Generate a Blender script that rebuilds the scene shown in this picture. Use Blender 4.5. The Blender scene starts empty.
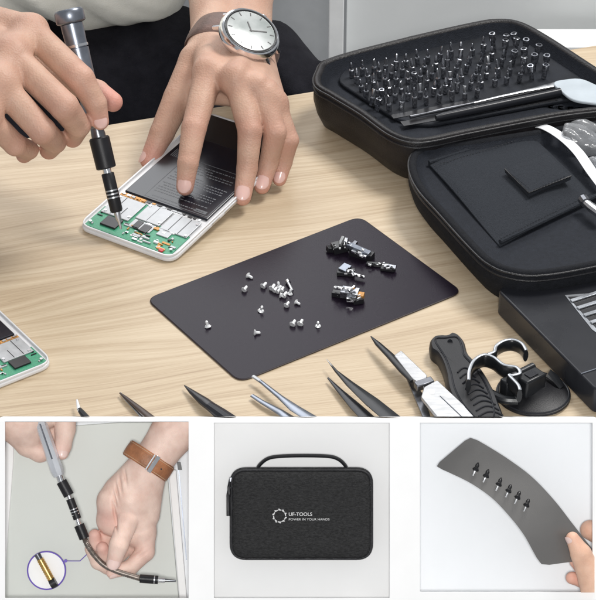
import bpy, bmesh, math, random
import numpy as np
from mathutils import Vector, Matrix
random.seed(7)
PI = math.pi
C = bpy.context.scene.collection
S = 0.01                                   # everything below is written in centimetres
F_PX = 2000.0
PITCH = math.radians(34.3)
DIST = 134.0
FWD = Vector((0, math.cos(PITCH), -math.sin(PITCH)))
UP = Vector((0, math.sin(PITCH), math.cos(PITCH)))
RT = Vector((1, 0, 0))
CAM = -FWD * DIST
def ray(px, py): return FWD + RT*((px-298)/F_PX) + UP*((300-py)/F_PX)
def J(px, py, z=0.0):                      # point at height z above the desk
    r = ray(px, py); return CAM + r*((z-CAM.z)/r.z)
def V(px, py, d): return CAM + ray(px, py)*d
DF = 118.7                                 # distance of the display box front
def P(px, py, w): return V(px, py, DF+w)
CUT = (CAM.copy(), -(RT.cross(ray(298, 416.6))).normalized())
if CUT[1].dot(UP) > 0: CUT = (CUT[0], -CUT[1])   # outer side is downwards

# ---------------------------------------------------------------- materials
def nodes(m):
    m.use_nodes = True
    nt = m.node_tree
    return nt, nt.nodes, nt.links, nt.nodes['Principled BSDF']
def mat(name, col, rough=0.5, metal=0.0, var=0.08, nscale=60, bump=0.0, bscale=400, coat=0.0, sss=0.0, spec=0.5, stretch=(1,1,1), trans=0.0, rvar=0.08):
    m = bpy.data.materials.new(name)
    nt, N, L, b = nodes(m)
    tc = N.new('ShaderNodeTexCoord'); mp = N.new('ShaderNodeMapping'); mp.inputs['Scale'].default_value = stretch
    L.new(tc.outputs['Object'], mp.inputs[0])
    n = N.new('ShaderNodeTexNoise'); n.inputs['Scale'].default_value = nscale; n.inputs['Detail'].default_value = 5
    L.new(mp.outputs[0], n.inputs['Vector'])
    r = N.new('ShaderNodeValToRGB')
    lo = [max(0, c*(1-var*2)) for c in col]; hi = [min(1, c*(1+var*2)) for c in col]
    r.color_ramp.elements[0].position = .3; r.color_ramp.elements[1].position = .7
    r.color_ramp.elements[0].color = (*lo, 1); r.color_ramp.elements[1].color = (*hi, 1)
    L.new(n.outputs[0], r.inputs[0]); L.new(r.outputs[0], b.inputs['Base Color'])
    mr = N.new('ShaderNodeMapRange'); mr.inputs[3].default_value = max(0.02, rough-rvar); mr.inputs[4].default_value = min(1, rough+rvar)
    L.new(n.outputs[0], mr.inputs[0]); L.new(mr.outputs[0], b.inputs['Roughness'])
    b.inputs['Metallic'].default_value = metal
    b.inputs['Coat Weight'].default_value = coat
    b.inputs['Specular IOR Level'].default_value = spec
    b.inputs['Transmission Weight'].default_value = trans
    if sss: b.inputs['Subsurface Weight'].default_value = sss; b.inputs['Subsurface Radius'].default_value = (1,.4,.2); b.inputs['Subsurface Scale'].default_value = .004
    if bump:
        n2 = N.new('ShaderNodeTexNoise'); n2.inputs['Scale'].default_value = bscale; n2.inputs['Detail'].default_value = 4
        L.new(mp.outputs[0], n2.inputs['Vector'])
        bp = N.new('ShaderNodeBump'); bp.inputs['Strength'].default_value = bump; bp.inputs['Distance'].default_value = .001
        L.new(n2.outputs[0], bp.inputs['Height']); L.new(bp.outputs[0], b.inputs['Normal'])
    return m

def wood_mat():
    m = bpy.data.materials.new('light_oak')
    nt, N, L, b = nodes(m)
    tc = N.new('ShaderNodeTexCoord')
    rot = N.new('ShaderNodeMapping'); rot.inputs['Rotation'].default_value = (0,0,math.radians(-15)); L.new(tc.outputs['Object'], rot.inputs[0])
    # gentle large warp for cathedral figure
    wn = N.new('ShaderNodeTexNoise'); wn.inputs['Scale'].default_value = 4; wn.inputs['Detail'].default_value = 2
    wm = N.new('ShaderNodeMapping'); wm.inputs['Scale'].default_value = (.55,2.0,1); L.new(rot.outputs[0], wm.inputs[0]); L.new(wm.outputs[0], wn.inputs['Vector'])
    sep = N.new('ShaderNodeSeparateXYZ'); L.new(rot.outputs[0], sep.inputs[0])
    def math_(op, a, bb):
        k = N.new('ShaderNodeMath'); k.operation = op
        for i, v in enumerate((a, bb)):
            if isinstance(v, (int, float)): k.inputs[i].default_value = v
            else: L.new(v, k.inputs[i])
        return k.outputs[0]
    yy = math_('ADD', math_('MULTIPLY', sep.outputs[1], 1.0), math_('MULTIPLY', wn.outputs[0], .09))
    rings = math_('MULTIPLY', yy, 260.0)
    n1 = N.new('ShaderNodeTexNoise'); n1.noise_dimensions = '2D'; n1.inputs['Scale'].default_value = 1; n1.inputs['Detail'].default_value = 6; n1.inputs['Roughness'].default_value = .62
    cb = N.new('ShaderNodeCombineXYZ'); L.new(math_('MULTIPLY', sep.outputs[0], 3.0), cb.inputs[0]); L.new(rings, cb.inputs[1]); L.new(cb.outputs[0], n1.inputs['Vector'])
    # fine fibres
    n2 = N.new('ShaderNodeTexNoise'); n2.inputs['Scale'].default_value = 1; n2.inputs['Detail'].default_value = 3
    fm = N.new('ShaderNodeMapping'); fm.inputs['Scale'].default_value = (40,1500,40); L.new(rot.outputs[0], fm.inputs[0]); L.new(fm.outputs[0], n2.inputs['Vector'])
    # broad bands
    n3 = N.new('ShaderNodeTexNoise'); n3.inputs['Scale'].default_value = 1; n3.inputs['Detail'].default_value = 2
    bm_ = N.new('ShaderNodeMapping'); bm_.inputs['Scale'].default_value = (2,22,1); L.new(rot.outputs[0], bm_.inputs[0]); L.new(bm_.outputs[0], n3.inputs['Vector'])
    tot = math_('ADD', math_('ADD', math_('MULTIPLY', n1.outputs[0], .56), math_('MULTIPLY', n2.outputs[0], .26)), math_('MULTIPLY', n3.outputs[0], .3))
    r = N.new('ShaderNodeValToRGB')
    e = r.color_ramp.elements
    e[0].position = .36; e[0].color = (.34,.245,.155,1)
    e[1].position = .74; e[1].color = (.60,.495,.355,1)
    k = e.new(.50); k.color = (.465,.36,.24,1)
    k = e.new(.60); k.color = (.525,.42,.29,1)
    L.new(tot, r.inputs[0]); L.new(r.outputs[0], b.inputs['Base Color'])
    b.inputs['Roughness'].default_value = .5
    bp = N.new('ShaderNodeBump'); bp.inputs['Strength'].default_value = .15; bp.inputs['Distance'].default_value = .0005
    L.new(tot, bp.inputs['Height']); L.new(bp.outputs[0], b.inputs['Normal'])
    return m

def skin_mat(name, base, pink, bumpd=.0006, sss=.12, sc=1.0):
    m = bpy.data.materials.new(name)
    nt, N, L, b = nodes(m)
    tc = N.new('ShaderNodeTexCoord')
    at = N.new('ShaderNodeAttribute'); at.attribute_name = 'pink'
    n = N.new('ShaderNodeTexNoise'); n.inputs['Scale'].default_value = 55*sc; n.inputs['Detail'].default_value = 6
    L.new(tc.outputs['Object'], n.inputs['Vector'])
    r = N.new('ShaderNodeValToRGB')
    r.color_ramp.elements[0].position = .3; r.color_ramp.elements[1].position = .72
    r.color_ramp.elements[0].color = (base[0]*.86, base[1]*.80, base[2]*.78, 1)
    r.color_ramp.elements[1].color = (min(1,base[0]*1.08), min(1,base[1]*1.1), min(1,base[2]*1.1), 1)
    L.new(n.outputs[0], r.inputs[0])
    mx = N.new('ShaderNodeMix'); mx.data_type = 'RGBA'
    L.new(at.outputs['Fac'], mx.inputs[0]); L.new(r.outputs[0], mx.inputs[6]); mx.inputs[7].default_value = (*pink, 1)
    L.new(mx.outputs[2], b.inputs['Base Color'])
    b.inputs['Roughness'].default_value = .55; b.inputs['Specular IOR Level'].default_value = .4
    b.inputs['Subsurface Weight'].default_value = sss; b.inputs['Subsurface Radius'].default_value = (1,.35,.2); b.inputs['Subsurface Scale'].default_value = .004
    v = N.new('ShaderNodeTexVoronoi'); v.inputs['Scale'].default_value = 700*sc; L.new(tc.outputs['Object'], v.inputs['Vector'])
    n2 = N.new('ShaderNodeTexNoise'); n2.inputs['Scale'].default_value = 160*sc; n2.inputs['Detail'].default_value = 5; L.new(tc.outputs['Object'], n2.inputs['Vector'])
    ad = N.new('ShaderNodeMath'); ad.operation = 'MULTIPLY_ADD'; L.new(n2.outputs[0], ad.inputs[0]); ad.inputs[1].default_value = 1.2; L.new(v.outputs[0], ad.inputs[2])
    bp = N.new('ShaderNodeBump'); bp.inputs['Strength'].default_value = .32; bp.inputs['Distance'].default_value = bumpd
    L.new(ad.outputs[0], bp.inputs['Height']); L.new(bp.outputs[0], b.inputs['Normal'])
    return m

def fabric_mat(name, c0, c1, sx=1, sy=1, sz=1, scale=300, bump=.6, rough=.85):
    m = bpy.data.materials.new(name)
    nt, N, L, b = nodes(m)
    tc = N.new('ShaderNodeTexCoord'); mp = N.new('ShaderNodeMapping'); mp.inputs['Scale'].default_value = (sx,sy,sz); L.new(tc.outputs['Object'], mp.inputs[0])
    n = N.new('ShaderNodeTexNoise'); n.inputs['Scale'].default_value = scale; n.inputs['Detail'].default_value = 6; n.inputs['Roughness'].default_value = .7; L.new(mp.outputs[0], n.inputs['Vector'])
    r = N.new('ShaderNodeValToRGB'); r.color_ramp.elements[0].position = .35; r.color_ramp.elements[1].position = .68
    r.color_ramp.elements[0].color = (*c0,1); r.color_ramp.elements[1].color = (*c1,1)
    L.new(n.outputs[0], r.inputs[0]); L.new(r.outputs[0], b.inputs['Base Color'])
    b.inputs['Roughness'].default_value = rough
    n2 = N.new('ShaderNodeTexNoise'); n2.inputs['Scale'].default_value = 1400; n2.inputs['Detail'].default_value = 2; L.new(tc.outputs['Object'], n2.inputs['Vector'])
    n3 = N.new('ShaderNodeTexNoise'); n3.inputs['Scale'].default_value = 30; n3.inputs['Detail'].default_value = 3; L.new(tc.outputs['Object'], n3.inputs['Vector'])
    a = N.new('ShaderNodeMath'); a.operation = 'MULTIPLY_ADD'; L.new(n3.outputs[0], a.inputs[0]); a.inputs[1].default_value = 2.5; L.new(n2.outputs[0], a.inputs[2])
    bp = N.new('ShaderNodeBump'); bp.inputs['Strength'].default_value = bump; bp.inputs['Distance'].default_value = .001
    L.new(a.outputs[0], bp.inputs['Height']); L.new(bp.outputs[0], b.inputs['Normal'])
    b.inputs['Specular IOR Level'].default_value = .22
    return m

M = dict(
  wood=wood_mat(),
  skin=skin_mat('skin_warm', (.51,.325,.240), (.60,.265,.215)),
  skin_pale=skin_mat('skin_pale', (.83,.62,.53), (.82,.48,.41), bumpd=.0002, sc=2.2),
  skin_tan=skin_mat('skin_tan', (.80,.52,.38), (.80,.42,.33), bumpd=.0002, sc=2.2),
  nail=mat('nail', (.72,.47,.42), .25, var=.03, coat=.4, sss=.1),
  nail_pale=mat('nail_pale', (.86,.63,.57), .28, var=.02, coat=.3, sss=.1),
  caseblk=fabric_mat('black_nylon', (.006,.007,.009), (.011,.012,.016)),
  casein=fabric_mat('navy_black_lining', (.011,.013,.018), (.017,.020,.028), rough=.75),
  caseleather=mat('black_synthetic_leather', (.009,.008,.009), .42, spec=.3, var=.2, nscale=90, bump=.35, bscale=900),
  piping=mat('zip_piping', (.012,.012,.014), .4, var=.2, bump=.4, bscale=1200),
  pocketcloth=fabric_mat('navy_grey_pocket_cloth', (.019,.022,.028), (.029,.033,.041), scale=900, bump=.9),
  satinsteel=mat('satin_steel', (.45,.455,.465), .42, .75, var=.08, nscale=90, bump=.2, bscale=1500, stretch=(1,4,1)),
  foam=mat('black_foam', (.012,.014,.019), .7, spec=.25, var=.2, bump=.4, bscale=900),
  heather=fabric_mat('charcoal_heather', (.014,.014,.0145), (.040,.040,.041), sx=.6, sz=1.5, scale=900, bump=.5),
  blkplastic=mat('black_plastic', (.012,.013,.015), .32, spec=.35, var=.15, nscale=40, bump=.05, bscale=2000),
  blkrubber=mat('black_rubber', (.010,.010,.012), .42, spec=.35, var=.15, bump=.1, bscale=1500),
  greyplastic=mat('dark_grey_plastic', (.017,.018,.022), .28, spec=.3, var=.05, nscale=30, bump=.05, bscale=2500),
  steel=mat('brushed_steel', (.62,.63,.65), .32, 1.0, var=.06, nscale=200),
  screwmetal=mat('bright_screw_metal', (.86,.87,.88), .35, .55, var=.04, nscale=300),
  grilleglint=mat('grille_metal_and_edge_glint', (.42,.44,.47), .3, .6, var=.1, nscale=80),  # pale grille metal; on the finger loops it paints a highlight
  shaftgrey=mat('braided_shaft', (.20,.17,.15), .4, .6, var=.2, nscale=500),
  chrome=mat('chrome', (.85,.86,.88), .12, 1.0, var=.03),
  gunmetal=mat('gunmetal', (.23,.25,.29), .33, .85, var=.08, nscale=120),
  darksteel=mat('dark_steel', (.16,.165,.18), .3, .9, var=.1, nscale=150),
  bitsteel=mat('bit_steel', (.34,.35,.38), .25, .95, var=.3, nscale=500),
  silver=mat('silver_grey_handle', (.74,.76,.80), .28, .55, var=.05, nscale=100),
  gold=mat('gold_brass', (.62,.40,.13), .3, .8, var=.15, nscale=400),
  pad=mat('magnetic_pad', (.0125,.0085,.0155), .27, spec=.13, var=.05, nscale=15, bump=.06, bscale=1500, rvar=.03),
  padgrey=mat('flexible_pad_grey', (.20,.195,.19), .33, .45, var=.05, nscale=20, bump=.05, bscale=1500, rvar=.03),
  padedge=mat('pad_edge', (.02,.012,.012), .5),
  white=mat('white_painted_board', (.93,.93,.93), .6, var=.01),
  pane_grey=mat('pale_grey_backdrop', (.87,.87,.87), .7, var=.005),
  pane_cool=mat('cool_white_backdrop', (.92,.94,.965), .7, var=.004),
  tabletop=mat('sage_grey_tabletop', (.665,.69,.655), .5, var=.03, nscale=8),
  phonewhite=mat('white_phone_shell', (.64,.64,.65), .3, var=.02, coat=.2),
  battery=mat('black_battery_wrap', (.009,.010,.016), .2, var=.1, nscale=40),
  print_=mat('grey_print', (.11,.115,.125), .5),
  pcb=mat('green_circuit_board', (.045,.27,.15), .4, var=.12, nscale=900),
  shield=mat('tin_shield', (.40,.41,.42), .42, .4, var=.05, nscale=200),
  chip=mat('black_chip', (.012,.012,.014), .35),
  copper=mat('copper_flex', (.45,.22,.06), .4, .4, var=.2, nscale=300),
  red=mat('red_component', (.5,.03,.04), .4),
  shirt=fabric_mat('cream_shirt_cloth', (.86,.84,.75), (.92,.90,.82), scale=60, bump=.5),
  trousers=fabric_mat('black_trouser_cloth', (.006,.006,.010), (.014,.014,.020), scale=60, bump=.8),
  leather=mat('dark_brown_leather', (.13,.075,.06), .5, var=.15, nscale=120, bump=.3, bscale=700),
  tanleather=mat('tan_leather', (.33,.135,.060), .5, var=.15, nscale=160, bump=.3, bscale=900),
  stitch=mat('pale_stitching', (.55,.38,.25), .7),
  dialsheen=mat('watch_glass_reflection', (.62,.72,.68), .10, .25, var=.3, nscale=25, coat=1),  # pale mottled tone paints the bright reflection on dark watch glass
  wallgrey=mat('grey_wall_paint', (.40,.41,.42), .7, var=.02),
  cabinet=mat('pale_cabinet_laminate', (.74,.76,.76), .5, var=.02, nscale=10),
  cabinetpost=mat('white_cabinet_post', (.88,.89,.89), .5, var=.02),
  purple=mat('purple_ring_print', (.16,.10,.50), .5, var=.02),
  logo=mat('logo_print_grey', (.62,.62,.62), .6, var=.02),
  bagclear=mat('clear_plastic_bag', (.75,.77,.8), .15, var=.1, bump=1.0, bscale=120, trans=.75),
  strapwhite=mat('white_elastic', (.74,.75,.77), .6, var=.03, bump=.3, bscale=900),
  spudger=mat('pale_blue_plastic', (.46,.51,.55), .3, var=.04, nscale=60),
  darkwoodhandle=mat('dark_brown_tool', (.045,.028,.022), .4),
)

# ---------------------------------------------------------------- mesh builder
BASE = {}
def setbase(o, b): BASE[o.name] = Vector(b)
class MB:
    def __init__(s): s.v = []; s.f = []
    def add(s, vs, fs):
        n = len(s.v); s.v += [Vector(p) for p in vs]; s.f += [tuple(i+n for i in f) for f in fs]; return s
    def box(s, c, x, y, z):                 # centre and three half-extent vectors
        c = Vector(c); x = Vector(x); y = Vector(y); z = Vector(z)
        vs = [c+i*x+j*y+k*z for k in (-1,1) for j in (-1,1) for i in (-1,1)]
        fs = [(0,2,3,1),(4,5,7,6),(0,1,5,4),(2,6,7,3),(0,4,6,2),(1,3,7,5)]
        if x.cross(y).dot(z) < 0: fs = [f[::-1] for f in fs]
        return s.add(vs, fs)
    def prism(s, pts, ext, cap=True):        # outline of points pushed along ext
        n = len(pts); pts = [Vector(p) for p in pts]; ext = Vector(ext)
        nrm = Vector((0,0,0))
        for i in range(n): nrm += pts[i].cross(pts[(i+1)%n])
        if nrm.dot(ext) < 0: pts = pts[::-1]
        vs = pts + [p+ext for p in pts]
        fs = [(i, (i+1)%n, n+(i+1)%n, n+i) for i in range(n)]
        if cap: fs += [tuple(range(n))[::-1], tuple(range(n, 2*n))]
        return s.add(vs, fs)
    def tube(s, pts, rad, n=12, flat=None, cap=True, closed=False):
        pts = [Vector(p) for p in pts]; m = len(pts)
        if isinstance(rad, (int, float)): rad = [rad]*m
        rings = []; prev = None
        for i in range(m):
            a = pts[(i-1) % m] if (closed or i) else pts[i]
            b = pts[(i+1) % m] if (closed or i < m-1) else pts[i]
            t = (b-a).normalized()
            if prev is None:
                ref = Vector(flat) if flat is not None else (Vector((0,0,1)) if abs(t.z) < .9 else Vector((1,0,0)))
            else: ref = prev
            u = (ref - t*ref.dot(t))
            u = u.normalized() if u.length > 1e-6 else t.orthogonal().normalized()
            prev = u; w = t.cross(u)
            r = rad[i]; r = r if isinstance(r, tuple) else (r, r)
            rings.append([pts[i] + u*(math.cos(2*PI*k/n)*r[0]) + w*(math.sin(2*PI*k/n)*r[1]) for k in range(n)])
        vs = [p for rg in rings for p in rg]; fs = []
        for i in range(m if closed else m-1):
            i2 = (i+1) % m
            for k in range(n): fs.append((i*n+k, i*n+(k+1)%n, i2*n+(k+1)%n, i2*n+k))
        if cap and not closed: fs += [tuple(range(n))[::-1], tuple(range((m-1)*n, m*n))]
        return s.add(vs, fs)
    def grid(s, rows, flip=False, thick=None):
        h = len(rows); w = len(rows[0]); vs = [p for r in rows for p in r]
        fs = [(i*w+j, i*w+j+1, (i+1)*w+j+1, (i+1)*w+j) for i in range(h-1) for j in range(w-1)]
        if flip: fs = [f[::-1] for f in fs]
        if thick is not None:
            n = len(vs); t = Vector(thick); vs = vs + [Vector(p)+t for p in vs]
            fs2 = [tuple(i+n for i in f[::-1]) for f in fs]
            border = [j for j in range(w)] + [i*w+w-1 for i in range(1, h)] + [(h-1)*w+j for j in range(w-2, -1, -1)] + [i*w for i in range(h-2, 0, -1)]
            q = [(border[k], border[(k+1)%len(border)]) for k in range(len(border))]
            side = [(b_, a_, a_+n, b_+n) if not flip else (a_, b_, b_+n, a_+n) for a_, b_ in q]
            fs = fs + fs2 + side
        return s.add(vs, fs)
    def build(s, name, m, parent=None, base=None, smooth=True, bevel=0, bseg=2, cuts=None, solid=0, autos=35):
        if base is None:
            if parent is not None: base = BASE[parent.name]
            else:
                zs = min(p.z for p in s.v); c = sum(s.v, Vector())/len(s.v); base = Vector((c.x, c.y, zs))
        base = Vector(base)
        me = bpy.data.meshes.new(name)
        me.from_pydata([tuple((p-base)*S) for p in s.v], [], s.f)
        bm = bmesh.new(); bm.from_mesh(me)
        if cuts:
            for co, no in cuts:
                r = bmesh.ops.bisect_plane(bm, geom=bm.verts[:]+bm.edges[:]+bm.faces[:], dist=1e-7, plane_co=(co-base)*S, plane_no=no, clear_outer=True)
                ed = [e for e in bm.edges if e.is_boundary]
                if ed: bmesh.ops.holes_fill(bm, edges=ed, sides=0)
        bmesh.ops.recalc_face_normals(bm, faces=bm.faces)
        bm.to_mesh(me); bm.free()
        for p in me.polygons: p.use_smooth = smooth
        if smooth and autos:
            try: me.set_sharp_from_angle(angle=math.radians(autos))
            except Exception: pass
        me.materials.append(m)
        o = bpy.data.objects.new(name, me); C.objects.link(o)
        if parent is not None: o.parent = parent
        else: o.location = base*S
        setbase(o, base)
        if solid:
            md = o.modifiers.new('solid', 'SOLIDIFY'); md.thickness = solid*S; md.offset = 0
        if bevel:
            md = o.modifiers.new('bevel', 'BEVEL'); md.width = bevel*S; md.segments = bseg; md.limit_method = 'ANGLE'; md.angle_limit = math.radians(40)
            md.harden_normals = False
        return o
def tag(o, label, cat, group=None, kind=None):
    if kind: o['kind'] = kind
    if label: o['label'] = label
    if cat: o['category'] = cat
    if group: o['group'] = group
    return o
def thing(name, base, label, cat, group=None):
    o = bpy.data.objects.new(name, None); C.objects.link(o); o.location = Vector(base)*S
    o.empty_display_size = .01; setbase(o, base)
    return tag(o, label, cat, group)
def copy_tree(o, parent=None):
    c = o.copy(); C.objects.link(c)
    if parent is not None: c.parent = parent
    for ch in list(o.children):
        copy_tree(ch, c)
    return c
def catmull(pts, n=8, closed=True):
    m = len(pts); out = []
    rng = range(m) if closed else range(m-1)
    for i in rng:
        g = (lambda k: Vector(pts[k % m])) if closed else (lambda k: Vector(pts[max(0, min(m-1, k))]))
        p0, p1, p2, p3 = g(i-1), g(i), g(i+1), g(i+2)
        for k in range(n):
            t = k/n
            out.append(.5*((2*p1)+(p2-p0)*t+(2*p0-5*p1+4*p2-p3)*t*t+(3*p1-p0-3*p2+p3)*t**3))
    if not closed: out.append(Vector(pts[-1]))
    return out
def rounded(poly, r, n=5):                 # rounded corners of a planar polygon of Vectors
    out = []; m = len(poly)
    for i in range(m):
        a, b, c = poly[i-1], poly[i], poly[(i+1) % m]
        u = (a-b).normalized(); w = (c-b).normalized()
        d = min(r, (a-b).length*.45, (c-b).length*.45)
        p, q = b+u*d, b+w*d
        for k in range(n+1):
            t = k/n; out.append(p*(1-t)**2 + b*2*t*(1-t) + q*t*t)
    return out

# ---------------------------------------------------------------- organic surfaces (smoothly blended limbs -> one continuous mesh)
def smin(a, b, k):
    h = np.clip(.5+.5*(b-a)/k, 0, 1)
    return b*(1-h)+a*h-k*h*(1-h)
def cone_sdf(X, a, b, ra, rb):
    a = np.array(a, np.float32); b = np.array(b, np.float32); ba = b-a; L2 = float(ba@ba)+1e-9
    pa = X-a
    t = np.clip((pa@ba)/L2, 0, 1)
    d = np.sqrt(((pa-t[...,None]*ba)**2).sum(-1))
    return d-(ra+(rb-ra)*t)
def nets(fn, lo, hi, h):
    nx, ny, nz = [int(math.ceil((hi[i]-lo[i])/h))+1 for i in range(3)]
    ax = [lo[i]+h*np.arange(n, dtype=np.float32) for i, n in enumerate((nx, ny, nz))]
    Fv = np.empty((nx, ny, nz), np.float32)
    for i0 in range(0, nx, 24):
        g = np.stack(np.meshgrid(ax[0][i0:i0+24], ax[1], ax[2], indexing='ij'), -1)
        Fv[i0:i0+24] = fn(g)
    s = Fv < 0
    cs = (nx-1, ny-1, nz-1)
    acc = np.zeros(cs+(3,), np.float32); cnt = np.zeros(cs, np.float32)
    def sl(d): return tuple(slice(d[i], d[i]+cs[i]) for i in range(3))
    for axis in range(3):
        o1, o2 = [k for k in range(3) if k != axis]
        for a in (0, 1):
            for b in (0, 1):
                d0 = [0,0,0]; d0[o1] = a; d0[o2] = b; d1 = list(d0); d1[axis] = 1
                f0, f1 = Fv[sl(d0)], Fv[sl(d1)]
                mk = s[sl(d0)] != s[sl(d1)]
                t = np.where(mk, f0/np.where(mk, f0-f1, 1), 0)
                cnt += mk
                for k in range(3): acc[...,k] += np.where(mk, d0[k]+(t if k == axis else 0), 0)
    act = cnt > 0
    idx = -np.ones(cs, np.int64); idx[act] = np.arange(act.sum())
    ii = np.argwhere(act)
    vs = (ii+acc[act]/cnt[act][:,None])*h+np.array(lo)
    faces = []
    for axis in range(3):
        o1, o2 = (axis+1) % 3, (axis+2) % 3
        n = [nx, ny, nz]; lo_ = [0,0,0]; lo_[o1] = 1; lo_[o2] = 1
        hi_ = [n[0], n[1], n[2]]; hi_[axis] -= 1; hi_[o1] -= 1; hi_[o2] -= 1
        A = s[tuple(slice(lo_[k], hi_[k]) for k in range(3))]
        l2 = list(lo_); h2 = list(hi_); l2[axis] += 1; h2[axis] += 1
        B = s[tuple(slice(l2[k], h2[k]) for k in range(3))]
        e = np.argwhere(A != B)+np.array(lo_)
        if not len(e): continue
        fl = s[tuple(e.T)]
        def cid(a, b):
            q = e.copy(); q[:,o1] -= a; q[:,o2] -= b; return idx[tuple(q.T)]
        q = np.stack([cid(1,1), cid(0,1), cid(0,0), cid(1,0)], 1)
        q[~fl] = q[~fl][:, ::-1]
        faces.append(q)
    fs = np.concatenate(faces)
    fs = fs[(fs >= 0).all(1)]
    # light smoothing
    for _ in range(2):
        sm = np.zeros_like(vs); c = np.zeros(len(vs))
        for k in range(4):
            a, b = fs[:,k], fs[:,(k+1) % 4]
            np.add.at(sm, a, vs[b]); np.add.at(c, a, 1)
        vs = vs*.5+.5*sm/np.maximum(c, 1)[:,None]
    return vs, fs
def flesh(chains, palm, k=.55, kp=.9, h=.11, creases=(), scale=1.0, kf=.10):
    """palm: list of (a, ra, b, rb); chains: list of joint lists [(p, r), ...]. Returns verts, faces."""
    segs = [(a, b, ra, rb) for (a, ra, b, rb) in palm]
    allp = [(p, r) for ch in chains for p, r in ch]+[(a, ra) for a, ra, b, rb in palm]+[(b, rb) for a, ra, b, rb in palm]
    lo = [min(p[i]-r for p, r in allp)-.4*scale for i in range(3)]; hi = [max(p[i]+r for p, r in allp)+.4*scale for i in range(3)]
    def fn(X):
        d = None
        for a, b, ra, rb in segs:
            c = cone_sdf(X, a, b, ra, rb); d = c if d is None else smin(d, c, kp*scale)
        out = d
        for ch in chains:
            f = None
            for (p, r), (q, r2) in zip(ch[:-1], ch[1:]):
                c = cone_sdf(X, p, q, r, r2); f = c if f is None else smin(f, c, .12*scale)
            out2 = smin(d, f, k*scale) if d is not None else f
            out = out2 if out is None else smin(out, out2, kf*scale)
        for (p, ax_, r, dep, w) in creases:
            rel = X-np.array(p, np.float32); al = rel@np.array(ax_, np.float32)
            dd = (rel**2).sum(-1)
            out = out + dep*np.exp(-(al/w)**2)*np.exp(-dd/(r*r))
        return out
    return nets(fn, lo, hi, h)
def finger_creases(ch, back, scale=1.0, amt=1.0):
    """skin folds over the joints of one finger, on the side given by back"""
    out = []
    for i in range(1, len(ch)-1):
        p, r = ch[i]; ax_ = (ch[i+1][0]-ch[i-1][0]).normalized()
        for off in (-.24, 0, .24):
            out.append((tuple(p+Vector(back)*r*.8+ax_*off*scale), tuple(ax_), r*.9, .035*amt*scale*(1.2 if off == 0 else .8), .055*scale))
    return out
def flesh_obj(name, parts, m, parent, pinks, cuts=None, base=None):
    mb = MB()
    for vs, fs in parts: mb.add([Vector(v) for v in vs.tolist()], [tuple(f) for f in fs.tolist()])
    o = mb.build(name, m, parent, base=base, cuts=cuts, autos=0)
    b = BASE[o.name]; me = o.data
    co = np.empty(len(me.vertices)*3); me.vertices.foreach_get('co', co); co = co.reshape(-1,3)/S+np.array(b)
    val = np.zeros(len(co))
    for p, r, a in pinks:
        val = np.maximum(val, a*np.exp(-((co-np.array(p))**2).sum(1)/(r*r)))
    at = me.attributes.new('pink', 'FLOAT', 'POINT'); at.data.foreach_set('value', val.astype(np.float32))
    return o
def nail(parent, dip, tip, r, back, m, width=.78, length=1.25, name='fingernail', up=0.0):
    """curved nail plate bedded on the back of a fingertip"""
    ax_ = (tip-dip).normalized(); n = Vector(back); n = (n-ax_*n.dot(ax_)).normalized(); s = ax_.cross(n)
    R = 12; rows = []
    for i in range(R+1):
        v = -1+2*i/R; row = []
        for j in range(R+1):
            u = -1+2*j/R
            uu = u*math.sqrt(1-.5*v*v); vv = v*math.sqrt(1-.42*u*u)
            edge = max(abs(u), abs(v)); sink = .0 if edge < .8 else (edge-.8)*.35
            rad = r*(1.055-sink*.55) - (r*.10*max(0, vv)**2)
            a = uu*width*1.15
            c = tip+ax_*(r*(vv*length*.62-.02+up))
            row.append(c+(n*math.cos(a)+s*math.sin(a))*rad)
        rows.append(row)
    return MB().grid(rows, flip=True).build(name, m, parent, autos=0)
LV = dict(world=.34, win=30, top=19, front=13.5, exp=0.03)
def proj(p):
    d = Vector(p)-CAM; z = d.dot(FWD); return 298+F_PX*d.dot(RT)/z, 300-F_PX*d.dot(UP)/z
# ================================================================= SETTING
bk = DF+4.75
fr = [J(-60, 416.25), J(660, 416.25), J(800, 12.4), J(-260, 185)]
tag(MB().prism([p-Vector((0,0,2.2)) for p in fr], (0,0,2.2)).build('desk', M['wood'], base=(0,0,0), smooth=False), 'light oak desk top with straight grain carrying the tools and phones', 'desk')
# wall, cabinet and ledge behind the desk
def vplane(px0, px1, py0, py1, Y, name, m, th=1.0, kind='structure'):
    def at(px, py): r = ray(px, py); return CAM + r*((Y-CAM.y)/r.y)
    a, b, c, d = at(px0, py1), at(px1, py1), at(px1, py0), at(px0, py0)
    a.x = d.x; b.x = c.x
    return MB().prism([a, b, c, d], (0, th, 0)).build(name, m, smooth=False)
o = vplane(-500, 1100, -700, 700, 112, 'wall_back', M['wallgrey']); o['kind'] = 'structure'
cab = thing('cabinet', J(470, 40, -40), 'pale grey cabinet with a white upright standing behind the tool case', 'cabinet')
def vpart(px0, px1, py0, py1, Y, name, m, th=1.0):
    def at(px, py): r = ray(px, py); return CAM + r*((Y-CAM.y)/r.y)
    a, b, c, d = at(px0, py1), at(px1, py1), at(px1, py0), at(px0, py0); a.x = d.x; b.x = c.x
    return MB().prism([a, b, c, d], (0, th, 0)).build(name, m, cab, smooth=False, bevel=.1)
vpart(350, 760, -200, 300, 72, 'door_panel', M['cabinet'])
vpart(331, 347, -200, 300, 70, 'upright', M['cabinetpost'], 2.5)
vpart(540, 760, 47, 300, 66, 'ledge', M['cabinetpost'], 4)

# ================================================================= PERSON at the desk
person = thing('person', J(150, 100, -30), 'person in cream shirt and black trousers holding a driver over the opened phone', 'person')
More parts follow.
